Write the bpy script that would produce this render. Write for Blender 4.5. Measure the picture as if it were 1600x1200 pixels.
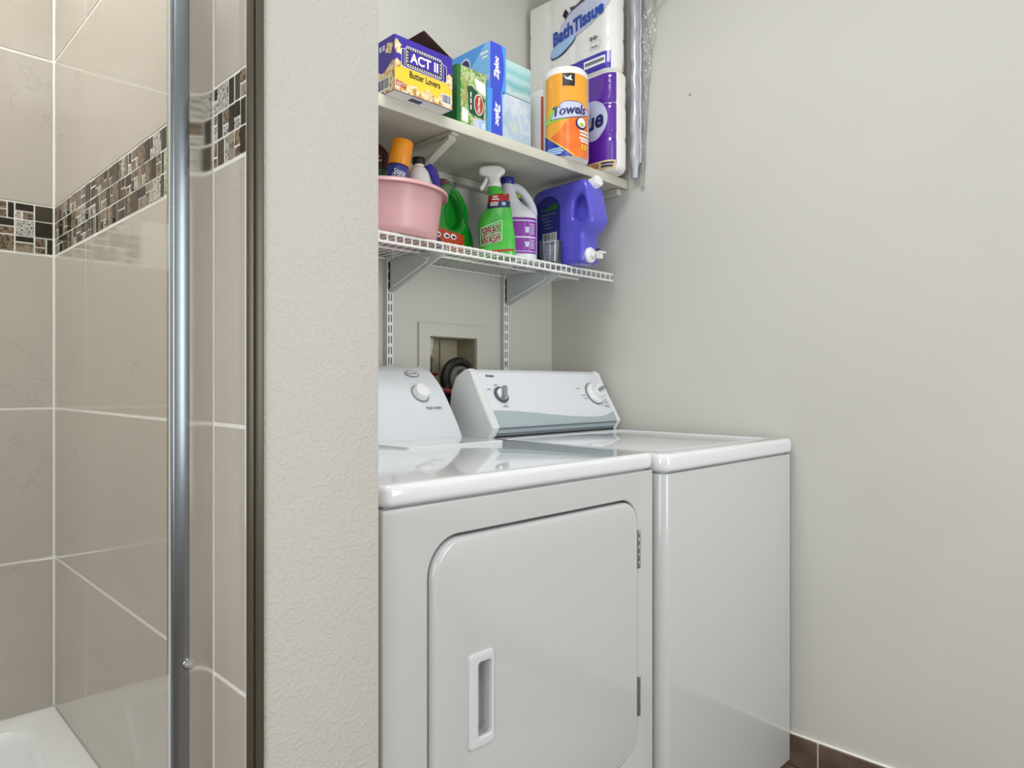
import bpy, bmesh, math, random
from mathutils import Vector, Matrix
for o in list(bpy.data.objects): bpy.data.objects.remove(o)
SC = bpy.context.scene
COL = SC.collection
PI = math.pi
H = 1.083            # camera height
# ------------------------------------------------------------------ camera
cam_d = bpy.data.cameras.new('camera'); cam = bpy.data.objects.new('camera', cam_d); COL.objects.link(cam)
cam_d.sensor_width = 36.0; cam_d.lens = 24.41; cam_d.clip_start = 0.02
cam.location = (0, 0, H); cam.rotation_euler = (PI/2, 0, -PI/4)
SC.camera = cam
# ------------------------------------------------------------------ world, lights, exposure
W = bpy.data.worlds.new('world'); SC.world = W; W.use_nodes = True
W.node_tree.nodes['Background'].inputs[0].default_value = (0.9, 0.95, 1.0, 1)
W.node_tree.nodes['Background'].inputs[1].default_value = 0.3
def area(name, loc, rot, sx, sy, power, col):
    l = bpy.data.lights.new(name, 'AREA'); l.shape = 'RECTANGLE'; l.size = sx; l.size_y = sy
    l.energy = power; l.color = col
    o = bpy.data.objects.new(name, l); COL.objects.link(o); o.location = loc; o.rotation_euler = rot
    return o
area('ceiling_lamp_light', (0.05, -0.45, 2.605), (0, 0, 0), 0.9, 0.9, 5, (0.985, 0.99, 1.0))
area('laundry_lamp_light', (0.95, 0.90, 2.605), (0, 0, 0), 0.35, 0.35, 7.5, (0.985, 0.99, 1.0))
area('window_light', (-1.365, -0.35, 1.25), (0, -PI/2, 0), 1.4, 1.1, 18, (0.93, 0.965, 1.0))
area('rear_fill_light', (1.45, -1.365, 1.30), (PI/2, 0, 0), 0.7, 1.4, 17, (0.95, 0.975, 1.0))  # no known window here; fill added to brighten the alcove and flatten the light
area('shower_fill_light', (-0.1, 1.3, 2.605), (0, 0, 0), 0.3, 0.3, 10.5, (1.0, 0.99, 0.98))  # unseen lamp, assumed here to brighten the shower tiles
SC.view_settings.view_transform = 'Standard'; SC.view_settings.look = 'None'
SC.view_settings.gamma = 1.0; SC.view_settings.use_curve_mapping = False
SC.view_settings.exposure = 0.32

# ------------------------------------------------------------------ materials
def lin(c):
    c = c.lstrip('#'); v = [int(c[i:i+2], 16)/255 for i in (0, 2, 4)]
    return tuple((x/12.92 if x <= 0.04045 else ((x+0.055)/1.055)**2.4) for x in v) + (1,)
M = {}
def mat(name, col, rough=0.5, metal=0.0, coat=0.0, trans=0.0, noise=None, bump=None, spec=0.5, sheen=None):
    """noise=(col2, scale, detail, lo, hi)  bump=(scale, strength, detail, distance)"""
    m = bpy.data.materials.new(name); m.use_nodes = True; nt = m.node_tree; b = nt.nodes['Principled BSDF']
    b.inputs['Base Color'].default_value = lin(col); b.inputs['Roughness'].default_value = rough
    b.inputs['Metallic'].default_value = metal; b.inputs['Coat Weight'].default_value = coat
    b.inputs['Transmission Weight'].default_value = trans; b.inputs['Specular IOR Level'].default_value = spec
    tc = nt.nodes.new('ShaderNodeTexCoord')
    if noise:
        n = nt.nodes.new('ShaderNodeTexNoise'); n.inputs['Scale'].default_value = noise[1]; n.inputs['Detail'].default_value = noise[2]
        nt.links.new(tc.outputs['Object'], n.inputs['Vector'])
        r = nt.nodes.new('ShaderNodeValToRGB'); r.color_ramp.elements[0].position = noise[3]; r.color_ramp.elements[1].position = noise[4]
        r.color_ramp.elements[0].color = lin(col); r.color_ramp.elements[1].color = lin(noise[0])
        nt.links.new(n.outputs['Fac'], r.inputs['Fac']); nt.links.new(r.outputs['Color'], b.inputs['Base Color'])
    if bump:
        n2 = nt.nodes.new('ShaderNodeTexNoise'); n2.inputs['Scale'].default_value = bump[0]; n2.inputs['Detail'].default_value = bump[2]
        nt.links.new(tc.outputs['Object'], n2.inputs['Vector'])
        bp = nt.nodes.new('ShaderNodeBump'); bp.inputs['Strength'].default_value = bump[1]; bp.inputs['Distance'].default_value = bump[3]
        nt.links.new(n2.outputs['Fac'], bp.inputs['Height']); nt.links.new(bp.outputs['Normal'], b.inputs['Normal'])
    M[name] = m
    return m
def clear_mat(name, col, gloss=0.12, milk=0.0, rough=0.03, bump=None):
    """thin clear film or pane: transparent + fresnel gloss + a little milk"""
    m = bpy.data.materials.new(name); m.use_nodes = True; nt = m.node_tree; nt.nodes.clear()
    out = nt.nodes.new('ShaderNodeOutputMaterial'); tr = nt.nodes.new('ShaderNodeBsdfTransparent'); tr.inputs[0].default_value = lin(col)
    gl = nt.nodes.new('ShaderNodeBsdfGlossy'); gl.inputs['Roughness'].default_value = rough
    df = nt.nodes.new('ShaderNodeBsdfDiffuse'); df.inputs[0].default_value = lin('#e8ecee')
    fr = nt.nodes.new('ShaderNodeFresnel'); fr.inputs[0].default_value = 1.45
    mx = nt.nodes.new('ShaderNodeMixShader'); mx.inputs[0].default_value = milk
    nt.links.new(tr.outputs[0], mx.inputs[1]); nt.links.new(df.outputs[0], mx.inputs[2])
    ad = nt.nodes.new('ShaderNodeMath'); ad.operation = 'MULTIPLY'; ad.inputs[1].default_value = gloss/0.04
    ad.use_clamp = True
    nt.links.new(fr.outputs[0], ad.inputs[0])
    m2 = nt.nodes.new('ShaderNodeMixShader'); nt.links.new(ad.outputs[0], m2.inputs[0])
    nt.links.new(mx.outputs[0], m2.inputs[1]); nt.links.new(gl.outputs[0], m2.inputs[2]); nt.links.new(m2.outputs[0], out.inputs[0])
    if bump:
        tc = nt.nodes.new('ShaderNodeTexCoord'); n2 = nt.nodes.new('ShaderNodeTexNoise'); n2.inputs['Scale'].default_value = bump[0]
        nt.links.new(tc.outputs['Object'], n2.inputs['Vector'])
        bp = nt.nodes.new('ShaderNodeBump'); bp.inputs['Strength'].default_value = bump[1]; bp.inputs['Distance'].default_value = 0.01
        nt.links.new(n2.outputs['Fac'], bp.inputs['Height']); nt.links.new(bp.outputs['Normal'], gl.inputs['Normal']); nt.links.new(bp.outputs['Normal'], fr.inputs['Normal'])
    M[name] = m
def band_mat(name, stops, axis=2, rough=0.4, wobble=0.0, scale=1.0, const=True):
    """colour bands along one generated axis"""
    m = bpy.data.materials.new(name); m.use_nodes = True; nt = m.node_tree; b = nt.nodes['Principled BSDF']; b.inputs['Roughness'].default_value = rough
    tc = nt.nodes.new('ShaderNodeTexCoord'); sp = nt.nodes.new('ShaderNodeSeparateXYZ'); nt.links.new(tc.outputs['Generated'], sp.inputs[0])
    src = sp.outputs[axis]
    if wobble:
        n = nt.nodes.new('ShaderNodeTexNoise'); n.inputs['Scale'].default_value = 3*scale; nt.links.new(tc.outputs['Generated'], n.inputs['Vector'])
        a = nt.nodes.new('ShaderNodeMath'); a.operation = 'MULTIPLY_ADD'; a.inputs[1].default_value = wobble
        nt.links.new(n.outputs['Fac'], a.inputs[0]); nt.links.new(src, a.inputs[2]); src = a.outputs[0]
    r = nt.nodes.new('ShaderNodeValToRGB'); r.color_ramp.interpolation = 'CONSTANT' if const else 'LINEAR'
    e = r.color_ramp.elements
    e[0].position = stops[0][0]; e[0].color = lin(stops[0][1]); e[1].position = stops[1][0]; e[1].color = lin(stops[1][1])
    for p, c in stops[2:]:
        q = e.new(p); q.color = lin(c)
    nt.links.new(src, r.inputs['Fac']); nt.links.new(r.outputs['Color'], b.inputs['Base Color'])
    M[name] = m
def voro_mat(name, cols, scale, rough=0.5, pos=False, metal=0.0, spec=0.5):
    m = bpy.data.materials.new(name); m.use_nodes = True; nt = m.node_tree; b = nt.nodes['Principled BSDF']; b.inputs['Roughness'].default_value = rough
    tc = nt.nodes.new('ShaderNodeTexCoord'); n = nt.nodes.new('ShaderNodeTexNoise'); n.inputs['Scale'].default_value = scale; n.inputs['Detail'].default_value = 3
    b.inputs['Metallic'].default_value = metal; b.inputs['Specular IOR Level'].default_value = spec
    gp = nt.nodes.new('ShaderNodeNewGeometry')
    nt.links.new(gp.outputs['Position'] if pos else tc.outputs['Object'], n.inputs['Vector'])
    r = nt.nodes.new('ShaderNodeValToRGB'); e = r.color_ramp.elements
    lo, hi = 0.36, 0.64
    e[0].position = lo; e[0].color = lin(cols[0]); e[1].position = hi; e[1].color = lin(cols[-1])
    for i, c in enumerate(cols[1:-1]):
        q = e.new(lo + (hi-lo)*(i+1)/(len(cols)-1)); q.color = lin(c)
    nt.links.new(n.outputs['Fac'], r.inputs['Fac']); nt.links.new(r.outputs['Color'], b.inputs['Base Color'])
    M[name] = m
WALL = '#d3d2cb'
mat('wall', WALL, 0.55, bump=(240, 0.05, 3, 0.002), noise=('#cfcec6', 2.0, 2, 0.35, 0.7), spec=0.3)
mat('ceiling_paint', '#ecebe6', 0.7)
def knock_mat():
    m = mat('knockdown', '#cbc8c3', 0.6, spec=0.3); nt = m.node_tree; b = nt.nodes['Principled BSDF']
    tc = nt.nodes.new('ShaderNodeTexCoord')
    n = nt.nodes.new('ShaderNodeTexNoise'); n.inputs['Scale'].default_value = 150; n.inputs['Detail'].default_value = 2; n.inputs['Distortion'].default_value = 0.15
    n2 = nt.nodes.new('ShaderNodeTexNoise'); n2.inputs['Scale'].default_value = 240; n2.inputs['Detail'].default_value = 2
    nt.links.new(tc.outputs['Object'], n.inputs['Vector']); nt.links.new(tc.outputs['Object'], n2.inputs['Vector'])
    r = nt.nodes.new('ShaderNodeValToRGB'); r.color_ramp.elements[0].position = 0.5; r.color_ramp.elements[1].position = 0.66
    nt.links.new(n.outputs['Fac'], r.inputs['Fac'])
    a = nt.nodes.new('ShaderNodeMath'); a.operation = 'MULTIPLY_ADD'; a.inputs[1].default_value = 0.35
    nt.links.new(n2.outputs['Fac'], a.inputs[0]); nt.links.new(r.outputs['Color'], a.inputs[2])
    bp = nt.nodes.new('ShaderNodeBump'); bp.inputs['Strength'].default_value = 0.27; bp.inputs['Distance'].default_value = 0.0025
    nt.links.new(a.outputs[0], bp.inputs['Height']); nt.links.new(bp.outputs['Normal'], b.inputs['Normal'])
knock_mat()
def tile_mat():
    m = mat('wall_tile', '#b8ae9f', 0.06, spec=0.5); nt = m.node_tree; b = nt.nodes['Principled BSDF']
    tc = nt.nodes.new('ShaderNodeTexCoord'); g = nt.nodes.new('ShaderNodeNewGeometry')
    n = nt.nodes.new('ShaderNodeTexNoise'); n.inputs['Scale'].default_value = 2.2; n.inputs['Detail'].default_value = 5
    nt.links.new(g.outputs['Position'], n.inputs['Vector'])
    r = nt.nodes.new('ShaderNodeValToRGB'); e = r.color_ramp.elements
    e[0].position = 0.3; e[0].color = lin('#c4bbb1'); e[1].position = 0.75; e[1].color = lin('#cec5bc')
    nt.links.new(n.outputs['Fac'], r.inputs['Fac'])
    # thin darker veins
    v = nt.nodes.new('ShaderNodeTexNoise'); v.inputs['Scale'].default_value = 3.1; v.inputs['Detail'].default_value = 7; v.inputs['Roughness'].default_value = 0.62; v.inputs['Distortion'].default_value = 0.8
    mp = nt.nodes.new('ShaderNodeMapping'); mp.inputs['Location'].default_value = (3.1, 1.7, 0.4); nt.links.new(g.outputs['Position'], mp.inputs[0]); nt.links.new(mp.outputs[0], v.inputs['Vector'])
    r2 = nt.nodes.new('ShaderNodeValToRGB'); q = r2.color_ramp.elements
    q[0].position = 0.612; q[0].color = (0, 0, 0, 1); q[1].position = 0.618; q[1].color = (1, 1, 1, 1); z = q.new(0.624); z.color = (0, 0, 0, 1)
    nt.links.new(v.outputs['Fac'], r2.inputs['Fac'])
    mx = nt.nodes.new('ShaderNodeMix'); mx.data_type = 'RGBA'
    sc = nt.nodes.new('ShaderNodeMath'); sc.operation = 'MULTIPLY'; sc.inputs[1].default_value = 0.35
    nt.links.new(r2.outputs['Color'], sc.inputs[0]); nt.links.new(sc.outputs[0], mx.inputs['Factor'])
    nt.links.new(r.outputs['Color'], mx.inputs['A']); mx.inputs['B'].default_value = lin('#988d80')
    nt.links.new(mx.outputs['Result'], b.inputs['Base Color'])
tile_mat()
mat('grout', '#f8f6f1', 0.8)
mat('glass_dark', '#2a2012', 0.06, spec=0.18)
mat('glass_taupe', '#463c2c', 0.06, spec=0.2)
voro_mat('stone_brown', ['#3f2c1d', '#6d563f', '#9b8a74', '#4a3424'], 110, 0.3, True, 0, 0.3)
voro_mat('stone_tan', ['#8d7d69', '#a69886', '#6e5d49'], 90, 0.3, True, 0, 0.3)
voro_mat('crackle_silver', ['#3c3a36', '#b4b2aa', '#f2f0ea', '#7d7a72'], 210, 0.25, True, 0.3)
mat('tub_white', '#f2f3f5', 0.08, coat=0.5)
mat('aluminium', '#969fa8', 0.24, metal=1.0)
mat('chrome_jamb', '#e2e0da', 0.15, metal=1.0)
mat('bronze', '#5b5549', 0.38, metal=0.5)
clear_mat('door_glass', '#fbfdfc', 0.022)
clear_mat('bumper', '#e8eeee', 0.12, 0.25, 0.05)
mat('seal_white', '#f3f1ea', 0.5)
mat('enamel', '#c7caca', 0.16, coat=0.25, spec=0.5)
mat('enamel_lit_top', '#e7e9ed', 0.09, coat=0.5, bump=(7, 0.02, 1, 0.01))  # paler than the cabinet enamel: light on the machine tops put into the colour
mat('console_white', '#dde1e6', 0.3)
mat('console_cap', '#dfe3e3', 0.32)
mat('console_grey', '#a9b7bb', 0.3)
mat('console_slate', '#6f8188', 0.3)
mat('ink_dark', '#2a2a30', 0.5)
mat('ink_grey', '#7c7f86', 0.5)
mat('knob_grey', '#8a8f91', 0.35)
mat('knob_ring', '#55566a', 0.35)
mat('knob_white', '#eceeee', 0.25)
mat('gap_dark', '#17181a', 0.7)
mat('hinge_steel', '#a9a7a2', 0.28, metal=0.95)
mat('handle_white', '#d8d9dd', 0.2)
mat('rubber_black', '#121211', 0.45)
mat('hose_grey', '#67655f', 0.45)
mat('hose_red', '#8a3022', 0.5)
mat('box_plastic', '#b3ab92', 0.5)
mat('pipe_white', '#d9d6cb', 0.4)
mat('brass_dark', '#6a5d40', 0.4, metal=0.7)
mat('shelf_paint', '#d6d4c6', 0.45, noise=('#cbc9ba', 9, 3, 0.4, 0.7))
mat('wire_white', '#eff0ec', 0.3)
mat('steel_painted', '#c8cdcd', 0.35)
mat('wood_base', '#5b4a3e', 0.4, noise=('#7b6858', 14, 6, 0.35, 0.7))
mat('wood_floor', '#6b5848', 0.35, noise=('#86715f', 12, 6, 0.35, 0.7))
# packaging
mat('pop_purple', '#3d2c9e', 0.35); mat('pop_purple_dark', '#2c2078', 0.4); mat('pop_yellow', '#f3cf3c', 0.4)
voro_mat('popcorn', ['#b98a4b', '#e6c98c', '#f6e9c8', '#d2a55f'], 75, 0.5)
mat('cardboard', '#6b4e3c', 0.7); mat('white_print', '#f4f4f2', 0.45); mat('black_print', '#16161a', 0.45)
mat('red_print', '#b03524', 0.45); mat('navy_print', '#252a63', 0.4); mat('blue_print', '#2b4fb0', 0.4)
mat('lilac_print', '#c9d0ea', 0.4); mat('sky_print', '#a9c8ee', 0.4); mat('tan_print', '#dcc48f', 0.4)
mat('zip_blue', '#4b9be8', 0.35); mat('zip_light', '#7fbdf2', 0.35); mat('zip_violet', '#3f50cf', 0.35)
mat('peas_green', '#1d6b2b', 0.4); mat('peas_dark', '#134f38', 0.4); voro_mat('peas_leaf', ['#4b8a3c', '#8fb45f', '#c5cf9a', '#5f8a55'], 45, 0.4)
mat('pea_pod', '#a9a262', 0.4); mat('steel_band', '#c7cbe0', 0.4)
band_mat('teal_carton', [(0.0, '#a9dbe2'), (0.25, '#d5e8ec'), (0.42, '#7cc3cc'), (0.6, '#c3e3e8'), (0.78, '#8fd0d4'), (1.0, '#bfe4e4')], 2, 0.3, 0.25, 1.0, False)
voro_mat('pale_film', ['#c6d6ee', '#dbe6f0', '#b9cfe6', '#cfdcd9'], 16, 0.25)
mat('tissue_white', '#f1f0ee', 0.3, bump=(60, 0.12, 3, 0.003), coat=0.3)
mat('roll_paper', '#eceae6', 0.6, bump=(90, 0.2, 4, 0.003), coat=0.2)
mat('tissue_purple', '#5a1fa0', 0.14, bump=(55, 0.35, 3, 0.004), coat=0.6)
mat('tissue_violet', '#4338b4', 0.25, coat=0.3)
mat('towel_orange', '#f2832a', 0.18, bump=(45, 0.25, 3, 0.003), coat=0.4, noise=('#ef6f23', 20, 2, 0.35, 0.6))
mat('towel_amber', '#f5a933', 0.18, bump=(45, 0.25, 3, 0.003), coat=0.4)
mat('towel_blue', '#2f3c9c', 0.2, coat=0.4); mat('towel_lime', '#a8cf4a', 0.3)
clear_mat('film', '#ffffff', 0.09, 0.12, 0.15, (30, 0.5))
mat('tail_grey', '#b4b7c0', 0.3, metal=0.3, bump=(45, 0.35, 3, 0.003))
mat('basin_pink', '#dba9ac', 0.35)
mat('cap_orange', '#f79a1a', 0.3); mat('can_blue', '#26348f', 0.25, coat=0.3); mat('can_red', '#7c2b4b', 0.3)
mat('bottle_white', '#e9e6e6', 0.3); mat('band_blue', '#7fa3cc', 0.35)
mat('pouch_purple', '#33239a', 0.25); mat('pouch_silver', '#c9c8c6', 0.25, metal=0.3)
mat('maroon', '#4a1820', 0.35); mat('pouch_green', '#2f5b45', 0.35)
mat('jug_green', '#0b8a22', 0.22, coat=0.3); mat('label_orange', '#c0431c', 0.4); mat('cap_maroon', '#6a1020', 0.35)
mat('spray_green', '#3fb53b', 0.2, coat=0.4, noise=('#54c44d', 12, 2, 0.35, 0.65)); mat('spray_red', '#b3202c', 0.4); mat('trigger_white', '#efefef', 0.3)
mat('wash_red', '#7e1524', 0.4)
mat('jug_white', '#dfe3ec', 0.25); mat('cap_blue', '#27348f', 0.3); mat('label_purple', '#8c2fa6', 0.35); mat('sponge_yellow', '#c9cf3a', 0.7)
mat('det_purple', '#5a55cf', 0.22, coat=0.3); mat('det_navy', '#242c7e', 0.3)
clear_mat('cup_clear', '#f6f7fc', 0.06, 0.06, 0.05)

# ------------------------------------------------------------------ mesh helpers
def root_loc(p):
    v = Vector((0, 0, 0))
    while p is not None:
        v += p.location; p = p.parent
    return v
def link(name, me, m, parent=None, world=True, smooth=None, loc=None):
    if parent is not None and world:
        me.transform(Matrix.Translation(-root_loc(parent)))
    elif parent is None and loc is not None:
        me.transform(Matrix.Translation(-Vector(loc)))
    o = bpy.data.objects.new(name, me); COL.objects.link(o)
    if loc is not None and parent is None: o.location = loc
    if m: me.materials.append(M[m])
    if parent is not None: o.parent = parent
    if smooth is not None:
        me.shade_smooth()
        if smooth: me.set_sharp_from_angle(angle=math.radians(smooth))
    return o
def fin(bm, name, m, parent=None, world=True, smooth=35, loc=None):
    me = bpy.data.meshes.new(name); bm.normal_update(); bm.to_mesh(me); bm.free()
    return link(name, me, m, parent, world, smooth, loc)
def add_box(bm, x0, x1, y0, y1, z0, z1, bev=0.0, seg=2):
    g = bmesh.ops.create_cube(bm, size=1)
    vs = g['verts']
    for v in vs:
        v.co = Vector(((x0+x1)/2 + v.co.x*(x1-x0), (y0+y1)/2 + v.co.y*(y1-y0), (z0+z1)/2 + v.co.z*(z1-z0)))
    if bev:
        es = list({e for v in vs for e in v.link_edges})
        bmesh.ops.bevel(bm, geom=es, offset=bev, segments=seg, profile=0.5, affect='EDGES')
def box(name, m, parent, x0, x1, y0, y1, z0, z1, bev=0.0, seg=2, world=True, loc=None):
    bm = bmesh.new(); add_box(bm, x0, x1, y0, y1, z0, z1, bev, seg)
    return fin(bm, name, m, parent, world, 35, loc)
def add_lathe(bm, prof, seg=32, mtx=None):
    rows = []
    for r, z in prof:
        if r < 1e-6: rows.append([bm.verts.new((0, 0, z))])
        else: rows.append([bm.verts.new((r*math.cos(2*PI*i/seg), r*math.sin(2*PI*i/seg), z)) for i in range(seg)])
    for a, b in zip(rows, rows[1:]):
        if len(a) == 1 and len(b) == 1: continue
        for i in range(seg):
            j = (i+1) % seg
            if len(a) == 1: bm.faces.new((a[0], b[j], b[i]))
            elif len(b) == 1: bm.faces.new((a[i], a[j], b[0]))
            else: bm.faces.new((a[i], a[j], b[j], b[i]))
    if mtx is not None:
        for row in rows:
            for v in row: v.co = mtx @ v.co
def lathe(name, m, parent, prof, seg=32, mtx=None, world=True, smooth=40, loc=None):
    bm = bmesh.new(); add_lathe(bm, prof, seg, mtx)
    return fin(bm, name, m, parent, world, smooth, loc)
def add_tube(bm, pts, r, seg=8, closed=False):
    pts = [Vector(p) for p in pts]; n = len(pts); rings = []
    up = Vector((0, 0, 1)); prev = None
    for i, p in enumerate(pts):
        a = pts[(i-1) % n] if (closed or i > 0) else p
        b = pts[(i+1) % n] if (closed or i < n-1) else p
        t = (b-a).normalized()
        if prev is None:
            s = t.cross(up)
            if s.length < 1e-3: s = t.cross(Vector((1, 0, 0)))
        else: s = prev - t*prev.dot(t)
        s.normalize(); prev = s; u = s.cross(t)
        rr = r[i] if isinstance(r, (list, tuple)) else r
        rings.append([bm.verts.new(p + s*rr*math.cos(2*PI*k/seg) + u*rr*math.sin(2*PI*k/seg)) for k in range(seg)])
    m_ = n if closed else n-1
    for i in range(m_):
        A, B = rings[i], rings[(i+1) % n]
        for k in range(seg): bm.faces.new((A[k], A[(k+1) % seg], B[(k+1) % seg], B[k]))
    if not closed:
        bm.faces.new(rings[0][::-1]); bm.faces.new(rings[-1])
def tube(name, m, parent, pts, r, seg=8, closed=False, world=True, loc=None):
    bm = bmesh.new(); add_tube(bm, pts, r, seg, closed)
    bmesh.ops.recalc_face_normals(bm, faces=bm.faces)
    return fin(bm, name, m, parent, world, 50, loc)
def crom(pts, k=6, closed=True):
    out = []; n = len(pts)
    rng = range(n) if closed else range(n-1)
    for i in rng:
        if closed: p = [Vector(pts[(i+j-1) % n]) for j in range(4)]
        else: p = [Vector(pts[min(max(i+j-1, 0), n-1)]) for j in range(4)]
        for q in range(k):
            t = q/k
            out.append(0.5*((2*p[1]) + (p[2]-p[0])*t + (2*p[0]-5*p[1]+4*p[2]-p[3])*t*t + (3*p[1]-p[0]-3*p[2]+p[3])*t**3))
    if not closed: out.append(Vector(pts[-1]))
    return out
def rrect(x0, x1, y0, y1, r, k=8):
    if not isinstance(r, (list, tuple)): r = [r]*4
    out = []
    for (cx, cy, a0, rr) in ((x1-r[0], y1-r[0], 0, r[0]), (x0+r[1], y1-r[1], PI/2, r[1]), (x0+r[2], y0+r[2], PI, r[2]), (x1-r[3], y0+r[3], 1.5*PI, r[3])):
        for i in range(k+1):
            a = a0 + PI/2*i/k; out.append((cx+rr*math.cos(a), cy+rr*math.sin(a)))
    return out
def slab_mesh(outline, holes, thick, bev, mtx, res=3):
    """2-D outline (with holes) in local xy, thickness along local z in 0..thick, rounded edges"""
    c = bpy.data.curves.new('tmp', 'CURVE'); c.dimensions = '2D'; c.fill_mode = 'BOTH'
    for pts in [outline] + list(holes):
        s = c.splines.new('POLY'); s.points.add(len(pts)-1)
        for p, q in zip(s.points, pts): p.co = (q[0], q[1], 0, 1)
        s.use_cyclic_u = True
    c.extrude = max(thick/2 - bev, 0.0); c.bevel_depth = bev; c.bevel_resolution = res; c.offset = -bev
    o = bpy.data.objects.new('tmp', c); COL.objects.link(o)
    dg = bpy.context.evaluated_depsgraph_get(); dg.update()
    me = bpy.data.meshes.new_from_object(o.evaluated_get(dg)); bpy.data.objects.remove(o); bpy.data.curves.remove(c)
    me.materials.clear()
    bm = bmesh.new(); bm.from_mesh(me); bmesh.ops.remove_doubles(bm, verts=bm.verts, dist=1e-5)
    for v in bm.verts: v.co = mtx @ (v.co + Vector((0, 0, thick/2)))
    bmesh.ops.recalc_face_normals(bm, faces=bm.faces)
    bm.to_mesh(me); bm.free(); return me
def slab(name, m, parent, outline, thick, bev, mtx, holes=(), world=True, smooth=40, loc=None):
    return link(name, slab_mesh(outline, holes, thick, bev, mtx), m, parent, world, smooth, loc)
def frame(o, r, u):
    r = Vector(r).normalized(); u = Vector(u).normalized(); n = r.cross(u)
    return Matrix(((r.x, u.x, n.x, o[0]), (r.y, u.y, n.y, o[1]), (r.z, u.z, n.z, o[2]), (0, 0, 0, 1)))
def front(y):  # local x -> +X, local y -> +Z, local z -> -Y ; plane at Y=y
    return frame((0, y, 0), (1, 0, 0), (0, 0, 1))
def leftface(x):  # local x -> -Y (image right), local y -> +Z, normal -X
    return frame((x, 0, 0), (0, -1, 0), (0, 0, 1))
def loft(name, m, parent, rings, seg=40, sub=4, mtx=None, world=True, smooth=45, n_exp=None):
    """rings: (z, rx, ry, ox, oy, exp)"""
    R = [Vector(r[:3]).to_tuple() + tuple(r[3:]) for r in rings]
    full = []
    for i in range(len(R)-1):
        for q in range(sub):
            t = q/sub; P = [R[min(max(i+j-1, 0), len(R)-1)] for j in range(4)]
            full.append([0.5*(2*b + (c-a)*t + (2*a-5*b+4*c-d)*t*t + (3*b-a-3*c+d)*t**3) for a, b, c, d in zip(*P)])
    full.append(list(R[-1]))
    bm = bmesh.new(); rows = []
    for z, rx, ry, ox, oy, ex in full:
        row = []
        for i in range(seg):
            a = 2*PI*i/seg; ca, sa = math.cos(a), math.sin(a)
            row.append(bm.verts.new((ox + rx*math.copysign(abs(ca)**(2/ex), ca), oy + ry*math.copysign(abs(sa)**(2/ex), sa), z)))
        rows.append(row)
    for A, B in zip(rows, rows[1:]):
        for i in range(seg): bm.faces.new((A[i], A[(i+1) % seg], B[(i+1) % seg], B[i]))
    bm.faces.new(rows[0][::-1]); bm.faces.new(rows[-1])
    if mtx is not None:
        for v in bm.verts: v.co = mtx @ v.co
    return fin(bm, name, m, parent, world, smooth)
# printed marks: map(s,t,h) -> point
def flat(mtx): return lambda s, t, h: mtx @ Vector((s, t, h))
def text(name, body, m, parent, mp, cx, cy, w, h, rot=0.0, shear=0.0, bold=0.0, lift=0.0006, world=True):
    c = bpy.data.curves.new('tmp', 'FONT'); c.body = body; c.align_x = 'CENTER'; c.shear = shear; c.offset = bold; c.resolution_u = 3
    o = bpy.data.objects.new('tmp', c); COL.objects.link(o)
    dg = bpy.context.evaluated_depsgraph_get(); dg.update()
    me = bpy.data.meshes.new_from_object(o.evaluated_get(dg)); bpy.data.objects.remove(o); bpy.data.curves.remove(c)
    me.materials.clear()
    xs = [v.co.x for v in me.vertices]; ys = [v.co.y for v in me.vertices]
    x0, x1, y0, y1 = min(xs), max(xs), min(ys), max(ys)
    ca, sa = math.cos(rot), math.sin(rot)
    for v in me.vertices:
        a = ((v.co.x-x0)/(x1-x0)-0.5)*w; b = ((v.co.y-y0)/(y1-y0)-0.5)*h
        v.co = mp(cx + a*ca - b*sa, cy + a*sa + b*ca, lift)
    return link(name, me, m, parent, world)
def poly(name, m, parent, mp, pts, lift=0.0004, world=True):
    bm = bmesh.new(); f = bm.faces.new([bm.verts.new(mp(p[0], p[1], lift)) for p in pts])
    bmesh.ops.triangulate(bm, faces=[f])
    return fin(bm, name, m, parent, world, None)
def patch(name, m, parent, mp, s0, s1, t0, t1, ns=16, nt=2, lift=0.0004, world=True):
    bm = bmesh.new()
    g = [[bm.verts.new(mp(s0+(s1-s0)*i/ns, t0+(t1-t0)*j/nt, lift)) for i in range(ns+1)] for j in range(nt+1)]
    for j in range(nt):
        for i in range(ns): bm.faces.new((g[j][i], g[j][i+1], g[j+1][i+1], g[j+1][i]))
    return fin(bm, name, m, parent, world, 60)
def disc(name, m, parent, mp, cx, cy, a, b, rot=0.0, lift=0.0005, world=True, seg=36, nr=7):
    ca, sa = math.cos(rot), math.sin(rot); bm = bmesh.new()
    f = lambda k, q: mp(cx+k*(a*math.cos(q)*ca-b*math.sin(q)*sa), cy+k*(a*math.cos(q)*sa+b*math.sin(q)*ca), lift)
    c0 = bm.verts.new(f(0, 0)); R_ = [[bm.verts.new(f(k/nr, 2*PI*i/seg)) for i in range(seg)] for k in range(1, nr+1)]
    for i in range(seg): bm.faces.new((c0, R_[0][i], R_[0][(i+1) % seg]))
    for A, B in zip(R_, R_[1:]):
        for i in range(seg): bm.faces.new((A[i], B[i], B[(i+1) % seg], A[(i+1) % seg]))
    return fin(bm, name, m, parent, world, 60)
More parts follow.
